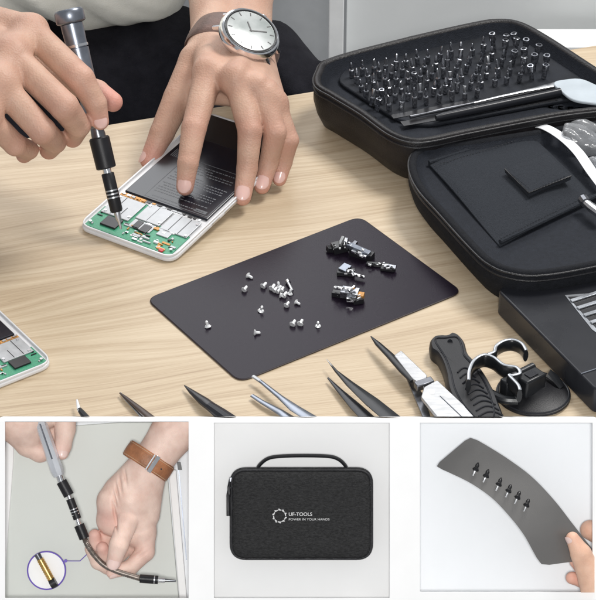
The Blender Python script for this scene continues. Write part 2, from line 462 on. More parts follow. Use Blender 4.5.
# hand that holds the driver (picture left)
iA = [(J(34,34,12.6),.98),(J(83,81,11.2),.93),(J(97,105,9.9),.76),(J(101,122,8.9),.60)]
mA = [(J(14,58,12.4),1.0),(J(66,108,10.6),.97),(J(79,126,8.9),.84),(J(73,138,7.6),.68)]
rA = [(J(2,86,11.8),.98),(J(44,132,9.4),.90),(J(55,142,7.9),.80),(J(49,150,6.8),.66)]
pA = [(J(-14,116,10.8),.85),(J(16,145,8.4),.76),(J(29,150,7.2),.66),(J(24,155,6.4),.56)]
tA = [(J(20,50,9.0),1.2),(J(62,78,8.9),.95),(J(96,90,8.8),.82),(J(112,101,8.5),.70)]
iA, mA, rA, pA = [[(p-FWD*sh, r*1.01) for (p, r), sh in zip(c_, shs)] for c_, shs in ((iA,(1.5,1.4,.9,.55)),(mA,(1.2,1.0,.6,.2)),(rA,(1.0,.7,.3,.0)),(pA,(.8,.4,.2,.0)))]
tA = [(p+FWD*s_, r) for (p, r), s_ in zip(tA, (0,.6,1.1,.7))]
wA = J(-62,24,11.5); eA = J(-330,-110,14)
palmA = [(wA,2.2,iA[0][0],.95),(wA,2.2,mA[0][0],1.0),(wA,2.2,rA[0][0],1.0),(wA+Vector((0,-1.5,-1)),2.0,pA[0][0],.85),(wA,2.2,J(10,60,9.3),1.25),
         (iA[0][0],.95,mA[0][0],.95),(mA[0][0],.95,rA[0][0],.95),(rA[0][0],.95,pA[0][0],.85),(wA,2.3,J(-120,-2,12.3),2.7)]
BKA = (-FWD*.8+UP*.5+RT*.15).normalized()
cr = []
for ch in (iA, mA, rA, pA): cr += finger_creases(ch, BKA)
g1 = flesh([iA, mA, rA, pA, tA], palmA, k=.5, kp=.7, h=.105, creases=cr, kf=.24)
foreA = nets(lambda X: cone_sdf(X, J(-110,-2,12.2), eA, 2.6, 4.0), *[[f(J(-110,-2,12.2)[i], eA[i])+s_*4.4 for i in range(3)] for f, s_ in ((min,-1),(max,1))], .5)
# hand that steadies the phone (picture right)
iB = [(J(209,72,7.4),1.10),(J(194,128,5.2),1.00),(J(188,163,3.5),.84),(J(185,187,1.95),.70)]
mB = [(J(238,80,7.4),1.08),(J(250,131,5.0),.98),(J(247,169,2.6),.84),(J(242.5,197,1.15),.70)]
rB = [(J(260,90,6.8),1.02),(J(275,132,4.6),.92),(J(269,162,2.3),.78),(J(262,186,1.0),.66)]
pB = [(J(274,104,5.8),.92),(J(289,140,3.6),.80),(J(284,162,1.9),.68),(J(279.5,179,.85),.58)]
tB = [(J(198,62,6.0),1.45),(J(178,98,4.4),1.10),(J(162,133,2.7),.92),(J(149,160,1.1),.68)]
iB, mB, rB, pB = [[(p, r*(.97 if i_ == 0 else .9)) for i_, (p, r) in enumerate(c_)] for c_ in (iB, mB, rB, pB)]
w1, w2 = J(215,44,6.0), J(247,50,5.6)
palmB = [(w1,1.75,iB[0][0],1.05),(w1,1.8,mB[0][0],1.05),(w2,1.8,mB[0][0],1.05),(w2,1.8,rB[0][0],1.0),(w2,1.75,pB[0][0],.9),(w1,1.7,w2,1.7),(w1,1.7,tB[0][0],1.3),
         (iB[0][0],1.0,mB[0][0],.95),(mB[0][0],.95,rB[0][0],.95),(rB[0][0],.95,pB[0][0],.85),
         (J(204,95,5.6),.62,J(242,98,5.7),.62),(J(242,98,5.7),.62,J(264,106,5.0),.6),(J(264,106,5.0),.6,J(281,117,4.3),.55),(J(203,90,5.2),.85,J(184,94,4.4),.9),(J(198,104,4.3),.5,J(180,108,3.6),.65),
         (w1,1.75,J(216,-8,6.4),2.1),(w2,1.75,J(246,-8,6.4),2.1),(J(216,-8,6.4),2.0,J(246,-8,6.4),2.0)]
BKB = (-FWD*.75+UP*.65).normalized()
cr = []
for ch in (iB, mB, rB, pB): cr += finger_creases(ch, BKB)
cr += finger_creases(tB, (-FWD*.6+UP*.4-RT*.6).normalized())
# tendon hollows between the knuckles
for a, b in ((iB, mB), (mB, rB), (rB, pB)):
    mid = (a[0][0]+b[0][0])/2; ax_ = (b[0][0]-a[0][0]).normalized()
    cr.append((tuple(mid+BKB*.9+UP*.5), tuple(ax_), 1.5, .22, .42))
for ch in (iB, mB, rB, pB):
    cr.append((tuple(ch[0][0]+BKB*.8), tuple(UP), .7, -.14, .8))
g2 = flesh([iB, mB, rB, pB, tB], palmB, k=.42, kp=.6, h=.105, creases=cr)
eB = J(262,-150,9)
foreB = nets(lambda X: cone_sdf(X, J(231,-5,6.4), eB, 2.9, 4.0), *[[f(J(231,-5,6.4)[i], eB[i])+s_*4.4 for i in range(3)] for f, s_ in ((min,-1),(max,1))], .5)
pk = []
for ch in (iA, mA, rA, pA, iB, mB, rB, pB):
    pk += [(ch[-1][0], 1.1, .65), (ch[1][0], 1.2, .32), (ch[2][0], .9, .25), (ch[0][0], 1.4, .22)]
pk += [(tA[-1][0], 1.6, .95), (tB[-1][0], 1.5, .8)]
flesh_obj('body', [g1, foreA, g2, foreB], M['skin'], person, pk)
nail(person, iA[2][0], iA[3][0], iA[3][1], -FWD+RT*.12+UP*.12, M['nail'], length=1.5, up=-.3)
for ch, r in ((iB,.63),(mB,.63),(rB,.594),(pB,.522)):
    nail(person, ch[2][0], ch[3][0], r, -FWD*.85+UP*.5+RT*(.0 if ch is iB else .05), M['nail'], width=.80, length=1.62, up=-.38)
nail(person, tB[2][0], tB[3][0], .68, -FWD*.3+UP*.5-RT*.8, M['nail'])
# clothing
def sdf_union(caps, k, h, pad=.8):
    lo = [min(min(a[i]-ra, b[i]-rb) for a, ra, b, rb in caps)-pad for i in range(3)]
    hi = [max(max(a[i]+ra, b[i]+rb) for a, ra, b, rb in caps)+pad for i in range(3)]
    def fn(X):
        d = None
        for a, ra, b, rb in caps:
            c = cone_sdf(X, a, b, ra, rb); d = c if d is None else smin(d, c, k)
        w = .5*np.sin(X[...,0]*.75+X[...,2]*.9+1.5*np.sin(X[...,0]*.3))**3+.35*np.sin(X[...,0]*.55+1.3*np.sin(X[...,2]*.35))*np.sin(X[...,2]*.5+X[...,0]*.21)+.18*np.sin(X[...,0]*1.3+X[...,2]*.9)
        return d+w
    return nets(fn, lo, hi, h)
sh = sdf_union([(V(-170,-62,182),8.6,V(108,-74,182),8.9),(V(-200,-200,184),9,V(180,-230,184),9),(V(-120,-66,184),8,V(-120,-230,184),10),(V(112,-78,184),8.5,V(130,-230,184),10),
                (V(-200,-200,184),5.5,eA+UP*1,5.0),(V(180,-230,184),5.5,eB,4.9)], 3, .55)
flesh_obj('shirt', [sh], M['shirt'], person, [])
tr = sdf_union([(V(-200,138,188),9,V(170,116,188),9.5),(V(170,116,188),9.5,V(258,92,184),5.6),(V(258,86,182),5.2,V(302,98,180),4.4),(V(225,160,182),6,V(300,158,182),6),(V(-200,215,184),9,V(250,215,184),9)], 2, .5)
flesh_obj('trousers', [tr], M['trousers'], person, [])

# ---------------------------------------------------------------- wristwatch
wc = J(232,50,5.9); fa = (J(231,-8,6.4)-J(231,47,5.8)).normalized()
band_ax = (fa + RT*.55+UP*.35).normalized()
u = (RT-band_ax*RT.dot(band_ax)).normalized(); w_ = band_ax.cross(u)
if w_.dot(FWD) > 0: w_ = -w_
watch = thing('wristwatch', wc-Vector((0,0,2.4)), 'round silver wristwatch with dark brown leather strap on the wrist above the phone', 'watch')
ring = [wc + u*(math.cos(a)*3.4)+w_*(math.sin(a)*2.6) for a in [2*PI*k/40 for k in range(40)]]
MB().tube(ring, [(1.22,.17)]*40, n=12, flat=band_ax, closed=True).build('strap', M['leather'], watch)
n_ = (-FWD*math.cos(math.radians(41))+(RT*.55+UP*.83)*math.sin(math.radians(41))).normalized()
mj = (RT*.82-UP*.57); mj = (mj-n_*mj.dot(n_)).normalized(); mn = n_.cross(mj)
cc = V(251,31,146.3)
def disc(c, n_, r, h, r2=None, N=40, prof=None):
    a = mj; b = mn
    prof = prof or [(0,0),(r*.9,0),(r,h*.15),(r,h*.8),(r*.96,h),(0,h)]
    vs = []; fs = []
    for pr, ph_ in prof:
        for k in range(N): vs.append(c+n_*ph_+a*(pr*math.cos(2*PI*k/N))+b*(pr*math.sin(2*PI*k/N)))
    for i in range(len(prof)-1):
        for k in range(N): fs.append((i*N+k, i*N+(k+1)%N, (i+1)*N+(k+1)%N, (i+1)*N+k))
    return vs, fs
MB().add(*disc(cc-n_*1.0, n_, 2.3, .95, prof=[(0,0),(1.95,0),(2.2,.15),(2.32,.4),(2.32,.72),(2.2,.98),(2.08,1.02),(2.0,.96),(0,.96)])).build('watch_case', M['chrome'], watch)
MB().add(*disc(cc+n_*.0, n_, 2.0, .03)).build('dial', M['dialsheen'], watch)
MB().tube([cc+n_*.05+mj*(1.93*math.cos(2*PI*k/40))+mn*(1.93*math.sin(2*PI*k/40)) for k in range(40)], .07, n=6, closed=True).build('dial_ring', M['chip'], watch)
for k in range(12):
    a = 2*PI*k/12; p = cc+n_*.045+mj*(1.62*math.cos(a))+mn*(1.62*math.sin(a)); rd = (mj*math.cos(a)+mn*math.sin(a))
    MB().box(p, rd*.16, n_.cross(rd)*.035, n_*.01).build('hour_mark', M['chip'], watch)
for a, l_ in ((.7,1.25),(2.4,.85)):
    rd = (mj*math.cos(a)+mn*math.sin(a)); MB().box(cc+n_*.06+rd*l_*.45, rd*l_*.55, n_.cross(rd)*.045, n_*.012).build('watch_hand', M['chip'], watch)
for sgn in (1,-1):
    for s2 in (1,-1):
        a = cc-n_*.55+mj*(sgn*1.9)+mn*(s2*.85)
        MB().tube([a, a+mj*(sgn*.55)-n_*.5], [.24,.16], n=8).build('lug', M['chrome'], watch)
MB().tube([cc-n_*.5+mn*2.1, cc-n_*.5+mn*2.5], .28, n=12).build('crown', M['chrome'], watch)

# ---------------------------------------------------------------- precision screwdriver in the hand
tipP, topP = J(121,229,1.0), J(68,9,14.6)
axS = (topP-tipP); LS = axS.length; axS.normalize()
def sdp(py):
    lo_, hi_ = 0.0, 1.0
    for _ in range(40):
        m_ = (lo_+hi_)/2
        if proj(tipP+(topP-tipP)*m_)[1] > py: lo_ = m_
        else: hi_ = m_
    return tipP+(topP-tipP)*lo_
sd = thing('screwdriver', tipP, 'grey precision screwdriver with black collars pointed at the phone circuit board', 'screwdriver')
def rev(pr, name, m, n=28): MB().tube([sdp(a) for a, r in pr], [r for a, r in pr], n=n).build(name, m, sd, autos=40)
rev([(24,.72),(22.5,.98),(21.5,1.03),(12,1.03),(10.5,.98),(9.3,.9)], 'swivel_cap', M['gunmetal'])
rev([(128,.45),(125,.62),(112,.70),(60,.76),(48.5,.78),(48,.66),(47,.66)], 'handle', M['gunmetal'])
rev([(47,.80),(44.5,.80)], 'ring', M['chrome'])
rev([(44.5,.74),(30,.78),(24,.78)], 'neck', M['gunmetal'])
rev([(137,.50),(134,.50),(127.5,.45)], 'collar', M['darksteel'])
rev([(168.5,.6),(167.5,.70),(138.5,.72),(137,.62)], 'grip', M['blkrubber'])
rev([(174,.3),(168,.3)], 'ferrule', M['chrome'])
rev([(212,.36),(210,.44),(174,.45),(173,.40)], 'extension', M['blkrubber'])
for q in (190,193.5,197): rev([(q+1,.465),(q-.4,.465)], 'ring', M['steel'])
rev([(229,.07),(222,.12),(219,.22),(212,.24)], 'bit', M['steel'])
# ---------------------------------------------------------------- opened phones
def phone(BL, BR, flip, L, label, zt=.72, detail=True, name='opened_phone', tilt=0.0):
    e1 = (BR-BL); W = e1.length; e1.normalize(); e2 = Vector((-e1.y, e1.x, 0))*flip
    def q(u_, v_, z): return Vector((BL.x, BL.y, 0))+e1*(u_*W)+e2*(v_*L)+Vector((0,0,z*.74+tilt*v_))
    t = thing(name, q(.5,.5,0.0), label, 'phone')
    R = 1.0
    o_ = rounded([q(0,0,.02), q(1,0,.02), q(1,1,.02), q(0,1,.02)], R, 7)
    MB().prism(o_, (0,0,.35)).build('back_shell', M['phonewhite'], t, bevel=.12, bseg=3)
    # rim
    c = q(.5,.5,0); n = len(o_); mb = MB()
    oi = rounded([q(.022,.012,.5), q(.978,.012,.5), q(.978,.988,.5), q(.022,.988,.5)], R*.8, 7)
    oo = [p+Vector((0,0,.37)) for p in rounded([q(.006,.003,0), q(.994,.003,0), q(.994,.997,0), q(.006,.997,0)], R, 7)]
    vs = oo+[p+Vector((0,0,(zt-.5)*.74)) for p in oo]+[p+Vector((0,0,(zt-.5)*.74)) for p in oi]+oi
    fs = [(k*n+i, k*n+(i+1)%n, ((k+1)%4)*n+(i+1)%n, ((k+1)%4)*n+i) for k in range(4) for i in range(n)]
    mb.add(vs, fs).build('rim', M['phonewhite'], t, bevel=.03)
    def bx(u0,u1,v0,v1,z0,z1,name_,m,bev=.03,par=None):
        return MB().prism([q(u0,v0,z0),q(u1,v0,z0),q(u1,v1,z0),q(u0,v1,z0)], (0,0,(z1-z0)*.74)).build(name_, m, par or t, bevel=bev, smooth=False)
    rnd = random.Random(3)
    bx(.05,.95,.02,.17,.505,.60,'circuit_board',M['pcb'],.0)
    bx(.30,.62,.17,.27,.505,.60,'circuit_board',M['pcb'],.0)
    bx(.07,.36,.125,.265,.61,.74,'shield',M['shield'])
    bx(.39,.64,.16,.275,.61,.76,'shield',M['shield'])
    bx(.66,.94,.15,.27,.61,.74,'shield',M['shield'])
    bat = bx(.08,.95,.30,.80,.505,.76,'battery',M['battery'],.06)
    bx(.04,.96,.80,.985,.505,.72,'top_cover',M['chip'],.05)
    bx(.07,.33,.268,.292,.61,.70,'flex_cable',M['copper'],.0)
    for (u0,u1,v0,v1) in ((.17,.33,.05,.115),(.52,.60,.09,.14),(.44,.50,.10,.15)):
        bx(u0,u1,v0,v1,.605,.80,'camera' if u0 < .2 else 'chip',M['chip'])
    for k in range(72):
        u0 = rnd.uniform(.06,.9); v0 = rnd.uniform(.025,.15); su = rnd.choice((.012,.02,.03,.05,.08)); sv = rnd.uniform(.004,.014)
        if .13 < u0 < .34 and v0 > .03: continue
        bx(u0,u0+su,v0,v0+sv,.602,.602+rnd.uniform(.06,.16),'component',rnd.choice([M['shield'],M['shield'],M['chip'],M['steel'],M['copper'],M['phonewhite']]),.0)
    bx(.83,.87,.02,.035,.602,.75,'component',M['red'],.0)
    for k in range(16):
        u0 = .08+k*.054; bx(u0, u0+rnd.uniform(.02,.045), .272+rnd.uniform(0,.006), .286, .70, .78, 'component', rnd.choice([M['chip'],M['shield'],M['steel'],M['copper']]), .0)
    for (u0,u1,v0,v1) in ((.16,.165,.13,.26),(.25,.255,.13,.2),(.50,.505,.165,.27),(.74,.745,.155,.265),(.84,.845,.155,.265)):
        bx(u0,u1,v0,v1,.735,.768,'seam',M['chip'],.0)
    for (u_, v_) in ((.1,.14),(.34,.15),(.62,.18),(.92,.16),(.92,.25),(.1,.25),(.41,.26),(.08,.045),(.92,.05)):
        MB().tube([q(u_,v_,.70), q(u_,v_,.80)], .11, n=12).build('fixing_screw', M['steel'], t)
    bx(.40,.62,.10,.155,.605,.72,'shield',M['shield'],.02); bx(.68,.80,.11,.145,.605,.72,'shield',M['shield'],.02)
    if detail:                              # printed wording on the battery, too small to read
        mb = MB()
        for r_ in range(17):
            v0 = .33+r_*.0175; u0 = .30+(.0 if r_ % 5 else .03); k = 0
            while u0 < .86:
                wdt = rnd.uniform(.008,.035)
                if r_ not in (1,7,12) and not (r_ % 4 == 3 and u0 > .6): mb.prism([q(u0,v0,.7635),q(u0+wdt,v0,.7635),q(u0+wdt,v0+.0062,.7635),q(u0,v0+.0062,.7635)], (0,0,.004))
                u0 += wdt+.009
        mb.prism([q(.78,.325,.7635),q(.90,.325,.7635),q(.90,.345,.7635),q(.78,.345,.7635)],(0,0,.004))
        for k in range(5): mb.prism([q(.12+.018*k,.62,.7635),q(.13+.018*k,.62,.7635),q(.13+.018*k,.68,.7635),q(.12+.018*k,.68,.7635)],(0,0,.004))
        mb.build('printed_text', M['print_'], t, smooth=False)
        fr_ = MB()
        for a_, b_ in (((.27,.315),(.93,.315)),((.93,.315),(.93,.64)),((.27,.64),(.93,.64)),((.27,.315),(.27,.64))):
            p0, p1 = q(*a_,.7655), q(*b_,.7655); d_ = (p1-p0).normalized(); s_ = Vector((-d_.y,d_.x,0))*.03
            fr_.prism([p0-s_,p1-s_,p1+s_,p0+s_],(0,0,.003))
        fr_.build('printed_frame', M['print_'], t, smooth=False)
        # side buttons on the right edge
        for v0, v1 in ((.30,.36),(.40,.52)):
            MB().prism([q(1.002,v0,.25),q(1.002,v1,.25),q(1.002,v1,.45),q(1.002,v0,.45)], e1*.03).build('side_button', M['steel'], t, smooth=False)
    return t, q
phone(J(77,223.5,.55), J(172,258.5,.55), 1, 15.8, 'opened white phone with black battery under the steadying hand', tilt=1.75)
phone(J(54,357,.8), J(-52,399,.8), -1, 13.5, 'opened white phone cut off at the left edge beside bare wood', detail=False)

# ---------------------------------------------------------------- zipped tool case, open on the desk
def ground_inset(pts, d):
    n = len(pts); ar = sum(pts[i].x*pts[(i+1)%n].y-pts[(i+1)%n].x*pts[i].y for i in range(n)); sg = 1 if ar > 0 else -1
    out = []
    for i in range(n):
        t = pts[(i+2)%n]-pts[i-2]; t.z = 0; t.normalize()
        out.append(pts[i]+Vector((-t.y, t.x, 0))*sg*d)
    return out
def loft(rings, capb=True, capt=True):
    n = len(rings[0]); vs = [p for r in rings for p in r]
    fs = [(k*n+i, k*n+(i+1)%n, (k+1)*n+(i+1)%n, (k+1)*n+i) for k in range(len(rings)-1) for i in range(n)]
    for ok, k in ((capb,0),(capt,len(rings)-1)):
        if ok:
            c = sum(rings[k], Vector())/n; vs.append(c); ci = len(vs)-1
            fs += [(k*n+i, k*n+(i+1)%n, ci) for i in range(n)]
    return vs, fs
def atz(pts, z): return [Vector((p.x, p.y, z)) for p in pts]
def tray(px, zr, zf, case, nm, outer, inner):
    pts = catmull([J(x, y, zr) for x, y in px], 8)
    R = lambda d, z: atz(ground_inset(pts, d), z)
    rings = [R(1.9,.03), R(1.25,.10), R(.72,.42), R(.25,zr*.35), R(.0,zr*.6), R(.02,zr-.55), R(.10,zr-.35), R(.0,zr-.18), R(.06,zr-.03), R(.22,zr+.04), R(.45,zr-.01), R(.55,zr-.14)]
    sh_ = MB().add(*loft(rings, True, False)).build(nm, outer, case, autos=50)
    MB().add(*loft([R(.55,zr-.14), R(.62,zr-.3), R(.9,zf+.3), R(1.2,zf)], False, True)).build('lining', inner, sh_, autos=50)
    MB().tube(R(.04,zr-.62), .10, n=8, closed=True).build('piping', M['piping'], sh_)
    MB().tube(R(-.02,zr-.20), .085, n=8, closed=True).build('zip', M['piping'], sh_)
    return pts
case = thing('tool_case', J(470,150,0), 'open black zipped tool case lying flat with bits in its tray', 'tool case')
basepx = [(315,84),(316,70),(330,57),(400,38),(470,22),(498,18),(521,21),(548,35),(596,66),(640,94),(648,101),(620,107),(560,114),(470,131),(432,139),(410,140),(388,132),(360,112),(332,95)]
bp_ = tray(basepx, 4.1, 2.7, case, 'base_half', M['caseleather'], M['casein'])
lidpx = [(414,150),(409,160),(411,174),(420,190),(438,210),(466,241),(486,260),(508,270),(540,273),(596,264),(680,244),(740,225),(730,190),(690,140),(660,112),(600,119),(530,130),(470,139),(430,144)]
lp_ = tray(lidpx, 3.35, 2.5, case, 'lid_half', M['caseblk'], M['casein'])
# foam holder with slots
fo = [J(x, y, 2.71) for x, y in ((336,84),(350,66),(430,47),(510,31),(545,42),(592,72),(626,95),(560,104),(470,121),(425,129),(395,122))]
fo = rounded(fo, 1.0, 3)
foam = MB().prism(fo, (0,0,.32)).build('bit_holder', M['foam'], case, bevel=.1)
def slot(a, b, w0, w1, name='slot', m=None, z=3.035, th=.03):
    a = J(*a, z); b = J(*b, z); d = (b-a).normalized(); s_ = Vector((-d.y,d.x,0))
    return MB().prism([a-s_*w0, b-s_*w1, b+s_*w1, a+s_*w0], (0,0,th)).build(name, m or M['chip'], case, bevel=.08)
slot((402,124),(556,98),.36,.36); slot((392,117),(470,102),.3,.3); slot((468,104),(560,86),.2,.24)
# raised fabric fold along the far wall
for (a, b) in (((352,60),(420,42)),((428,41),(500,26))):
    A, B = J(*a,3.25), J(*b,3.25)
    MB().tube([A+(B-A)*t_ + Vector((0,0,.12*math.sin(t_*9))) for t_ in [k/10 for k in range(11)]], (.55,.3)[0], n=10, flat=(0,0,1)).build('lining_fold', M['casein'], case)
# lid pocket
def lidq(pts, z): return [J(x, y, z) for x, y in pts]
def sheet(corners, z0, bulge, name, m, th=.12, N=10, dent=.0):
    a, b, c, d = [J(x, y, z0) for x, y in corners]; rows = []
    for i in range(N+1):
        v = i/N; row = []
        for j in range(N+1):
            uu = j/N; p = (a*(1-uu)+b*uu)*(1-v)+(d*(1-uu)+c*uu)*v
            p = p+Vector((0,0, bulge*(math.sin(PI*uu)*math.sin(PI*v))**.6+dent*math.sin(uu*7+v*5)))
            row.append(p)
        rows.append(row)
    return MB().grid(rows, thick=(0,0,-th)).build(name, m, case, bevel=.03)
pocket = sheet([(428,163),(526,132),(598,196),(500,245)], 2.70, .62, 'pocket', M['pocketcloth'], dent=.09, N=28)
def stitchline(a, b, z, name='stitching', m=M['greyplastic'], dz=0.0):
    A, B = J(*a, z), J(*b, z); mb = MB(); L_ = (B-A).length; n = int(L_/.28); d = (B-A).normalized()
    for k in range(n):
        p = A+d*(k+.2)*.28; mb.tube([p, p+d*.16], .022, n=5)
    return mb.build(name, m or M['piping'], case)
stitchline((433,166),(527,137),3.03); stitchline((500,239),(593,193),3.05); stitchline((509,172),(531,190),3.86); stitchline((533,190),(568,175),3.86)
MB().tube([J(429,163.5,2.75)+(J(526,133,2.75)-J(429,163.5,2.75))*(k/10)+Vector((0,0,.09)) for k in range(11)], .15, n=8).build('pocket_hem', M['pocketcloth'], case)
MB().tube([J(500,243,2.75)+(J(598,196,2.75)-J(500,243,2.75))*(k/10)+Vector((0,0,.09)) for k in range(11)], .17, n=8).build('pocket_hem', M['pocketcloth'], case)
fl = [(505,169),(547,153),(571,176),(529,193)]
sheet(fl, 3.72, .16, 'pocket_flap', M['pocketcloth'], th=.3, dent=.05)
MB().tube([J(x, y, 3.70) for x, y in ((505,169),(529,193),(571,176))], .07, n=6).build('flap_edge', M['piping'], case)
st = catmull([J(x, y, z) for x, y, z in ((533,126,3.0),(545,127,3.5),(562,137,3.6),(578,152,3.6),(592,172,3.5),(610,196,3.3))], 6, False)
MB().tube(st, [(.07,.42)]*len(st), n=10, flat=(0,0,1)).build('elastic_strap', M['strapwhite'], case)
# things in the lid and tray that can be lifted out
bagpts = sdf_union([(J(575,138,3.2),.8,J(640,150,3.2),1.0),(J(585,128,3.2),.6,J(640,130,3.2),.8),(J(600,165,3.1),.7,J(650,165,3.1),.9)], .5, .16, .4)
mb = MB().add([Vector(v)+Vector((.09*math.sin(v[0]*5+v[1]*3),.0,.10*math.sin(v[0]*4.1+v[1]*6.3))) for v in bagpts[0].tolist()], [tuple(f) for f in bagpts[1].tolist()])
tag(mb.build('plastic_bag', M['bagclear'], autos=0), 'crumpled clear plastic bag tucked in the case lid behind the white elastic', 'bag')
t = thing('zip_puller', J(590,207,3.3), 'small steel puller lying by the pocket edge of the case lid', 'metal fitting')
MB().tube([J(585,202,3.5),J(592,208,3.5),J(600,214,3.5)], [.28,.34,.3], n=10).build('shank', M['steel'], t)
MB().tube([J(583,199,3.5),J(586,203,3.5)], [.38,.38], n=10).build('knob', M['darksteel'], t)
t = thing('spudger', J(575,92,3.1), 'pale blue triangular opening pick lying at the right of the bit tray', 'opening pick')
MB().prism(rounded([J(x, y, 3.25) for x, y in ((550,84),(580,80),(606,92),(612,108),(572,103))], .8, 4), (0,0,.25)).build('blade', M['spudger'], t, bevel=.08)
t = thing('metal_spudger', J(505,98,3.1), 'thin steel opening tool laid along the front of the bit tray', 'opening tool')
a, b = J(472,103,3.3), J(556,84,3.3)
MB().tube([a, a+(b-a)*.3, a+(b-a)*.62, b], [(.05,.10),(.09,.11),(.09,.14),(.05,.34)], n=10, flat=(0,0,1)).build('blade', M['steel'], t)
c_, d_ = J(410,117,3.3), J(474,103,3.3)
MB().tube([c_, c_+(d_-c_)*.25, c_+(d_-c_)*.5, d_], [.14,.10,.16,.08], n=10).build('handle', M['darksteel'], t)
t = thing('pen_tool', J(480,112,3.1), 'black rod shaped tool lying in the front slot of the bit tray', 'hand tool')
a, b = J(436,118,3.35), J(560,92,3.35)
MB().tube([a, a+(b-a)*.05, b], [.2,.30,.34], n=12).build('barrel', M['greyplastic'], t)
# bits: a few kinds, copied
def bit_proto(kind):
    b0 = Vector((0,0,0)); t = thing('screwdriver_bit', b0, 'x', 'screwdriver bit', 'screwdriver bits standing in the case tray')
    if kind == 0:
        MB().tube([(0,0,0),(0,0,.75),(0,0,.8)], [.21,.21,.14], n=6).build('shank', M['bitsteel'], t, autos=20)
        MB().tube([(0,0,.8),(0,0,1.35),(0,0,1.5)], [.12,.11,.04], n=8).build('tip', M['bitsteel'], t)
    elif kind == 1:
        MB().tube([(0,0,0),(0,0,.7),(0,0,.8)], [.21,.21,.15], n=6).build('shank', M['bitsteel'], t, autos=20)
        MB().tube([(0,0,.8),(0,0,1.2),(0,0,1.45)], [.14,.12,(.14,.03)], n=10).build('tip', M['steel'], t)
    else:
        r_ = .27 if kind == 2 else .23
        MB().tube([(0,0,0),(0,0,.8)], .2, n=6).build('shank', M['bitsteel'], t, autos=20)
        N = 16; prof = [(.16,.8),(r_,.92),(r_,1.48),(r_-.03,1.5),(r_-.10,1.5),(r_-.11,1.2),(0.001,1.2)]
        vs = [(math.cos(2*PI*k/N)*a, math.sin(2*PI*k/N)*a, z) for a, z in prof for k in range(N)]
        fs = [(i*N+k, i*N+(k+1)%N, (i+1)*N+(k+1)%N, (i+1)*N+k) for i in range(len(prof)-1) for k in range(N)]
        MB().add(vs, fs).build('socket', M['bitsteel'], t, autos=30)
    return t
protos = [bit_proto(k) for k in range(4)]; usedp = set()
ROWN = ['farthest', 'second', 'third', 'fourth', 'fifth', 'nearest']
for r_ in range(6):
    n = 16
    for c in range(n):
        uu = c/(n-1); vv = r_/5
        tl, tr_, bl, br = (352,78), (516,47), (376,113), (566,84)
        x = (tl[0]*(1-uu)+tr_[0]*uu)*(1-vv)+(bl[0]*(1-uu)+br[0]*uu)*vv
        y = (tl[1]*(1-uu)+tr_[1]*uu)*(1-vv)+(bl[1]*(1-uu)+br[1]*uu)*vv
        if r_ == 5 and c > 8: continue
        if r_ == 4 and c > 14: continue
        k = 2 if (c >= 13) else (3 if (c in (0,) and r_ == 5) or (random.random() < .05) else random.choice((0,0,1)))
        p = protos[k]
        o = p if k not in usedp else copy_tree(p); usedp.add(k)
        pos = J(x+random.uniform(-.7,.7), y+random.uniform(-.4,.4), 3.02)+Vector((0,0,random.uniform(-.1,.12)))
        o.location = pos*S; o.rotation_euler = (random.uniform(-.14,.14), random.uniform(-.14,.14), random.uniform(0,3)); o.scale = (.98, .98, random.uniform(.78,1.08))
        what = {0:'slim pointed steel bit',1:'flat ended steel bit',2:'wide hollow nut socket bit',3:'narrow hollow nut socket bit'}[k]
        side = 'left' if c < 6 else ('middle' if c < 11 else 'right')
        o['label'] = f'{what} at the {side} of the {ROWN[r_]} row in the case tray'; o['group'] = f'{what}s at the {side} of the {ROWN[r_]} tray row'
for k, p in enumerate(protos):
    if k not in usedp:
        for ch in list(p.children): bpy.data.objects.remove(ch)
        bpy.data.objects.remove(p)

# ---------------------------------------------------------------- black box at the right edge
def boxq(x, y, z): return J(x, y, z)
kb = thing('parts_box', J(560,340,0), 'low black plastic box with slotted grille in front of the tool case', 'box')
zt = 1.9
cA, cF = J(497,289,zt), J(597,391,zt); dAF = (cF-cA).normalized(); dW = Vector((dAF.y*-1, dAF.x, 0))
if dW.x < 0: dW = -dW
dW = (dW*1.0+Vector((.12,.25,0))).normalized()
poly = rounded([cA, cF, cF+dW*15, cA+dW*15], .55, 5)
MB().prism([p-Vector((0,0,zt-.05)) for p in poly], (0,0,zt-.05)).build('body', M['greyplastic'], kb, bevel=.14, bseg=3)
def kq(a, b, z): return cA+dAF*a+dW*b+Vector((0,0,z-zt))
LAF = (cF-cA).length
MB().prism([kq(.35,3.2,zt+.001),kq(.35,14.4,zt+.001),kq(1.3,14.4,zt+.001),kq(1.3,5.0,zt+.001),kq(1.0,3.4,zt+.001)], (0,0,.10)).build('top_step_sheen', M['gunmetal'], kb, bevel=.04)  # raised step; its paler metal paints the gloss on the rear top
grill_px = [(564.5,295.5),(640,290),(690,330),(620,350),(592,330)]
gp = [J(x, y, zt+.002) for x, y in grill_px]
MB().prism(gp, (0,0,.05)).build('grille_frame', M['grilleglint'], kb, bevel=.03)
gp2 = [J(x, y, zt+.055) for x, y in [(568,297),(640,293),(686,329),(622,346),(596,328)]]
MB().prism(gp2, (0,0,.02)).build('grille_backing', M['chip'], kb)
for k in range(6):
    x0, y0 = 571+k*6.6, 301.5+k*7.2
    a, b = J(x0, y0, zt+.08), J(x0+60, y0-19, zt+.08); d = (b-a).normalized(); s_ = Vector((-d.y,d.x,0))*.15
    MB().prism([a-s_, b-s_, b+s_, a+s_], (0,0,.10)).build('grille_bar', M['grilleglint'], kb, bevel=.03)
MB().tube([kq(LAF-1.9,.02,zt+.03),kq(LAF-1.6,3,zt+.03),kq(LAF-1.6,9,zt+.03)], .05, n=6).build('seam', M['gunmetal'], kb)

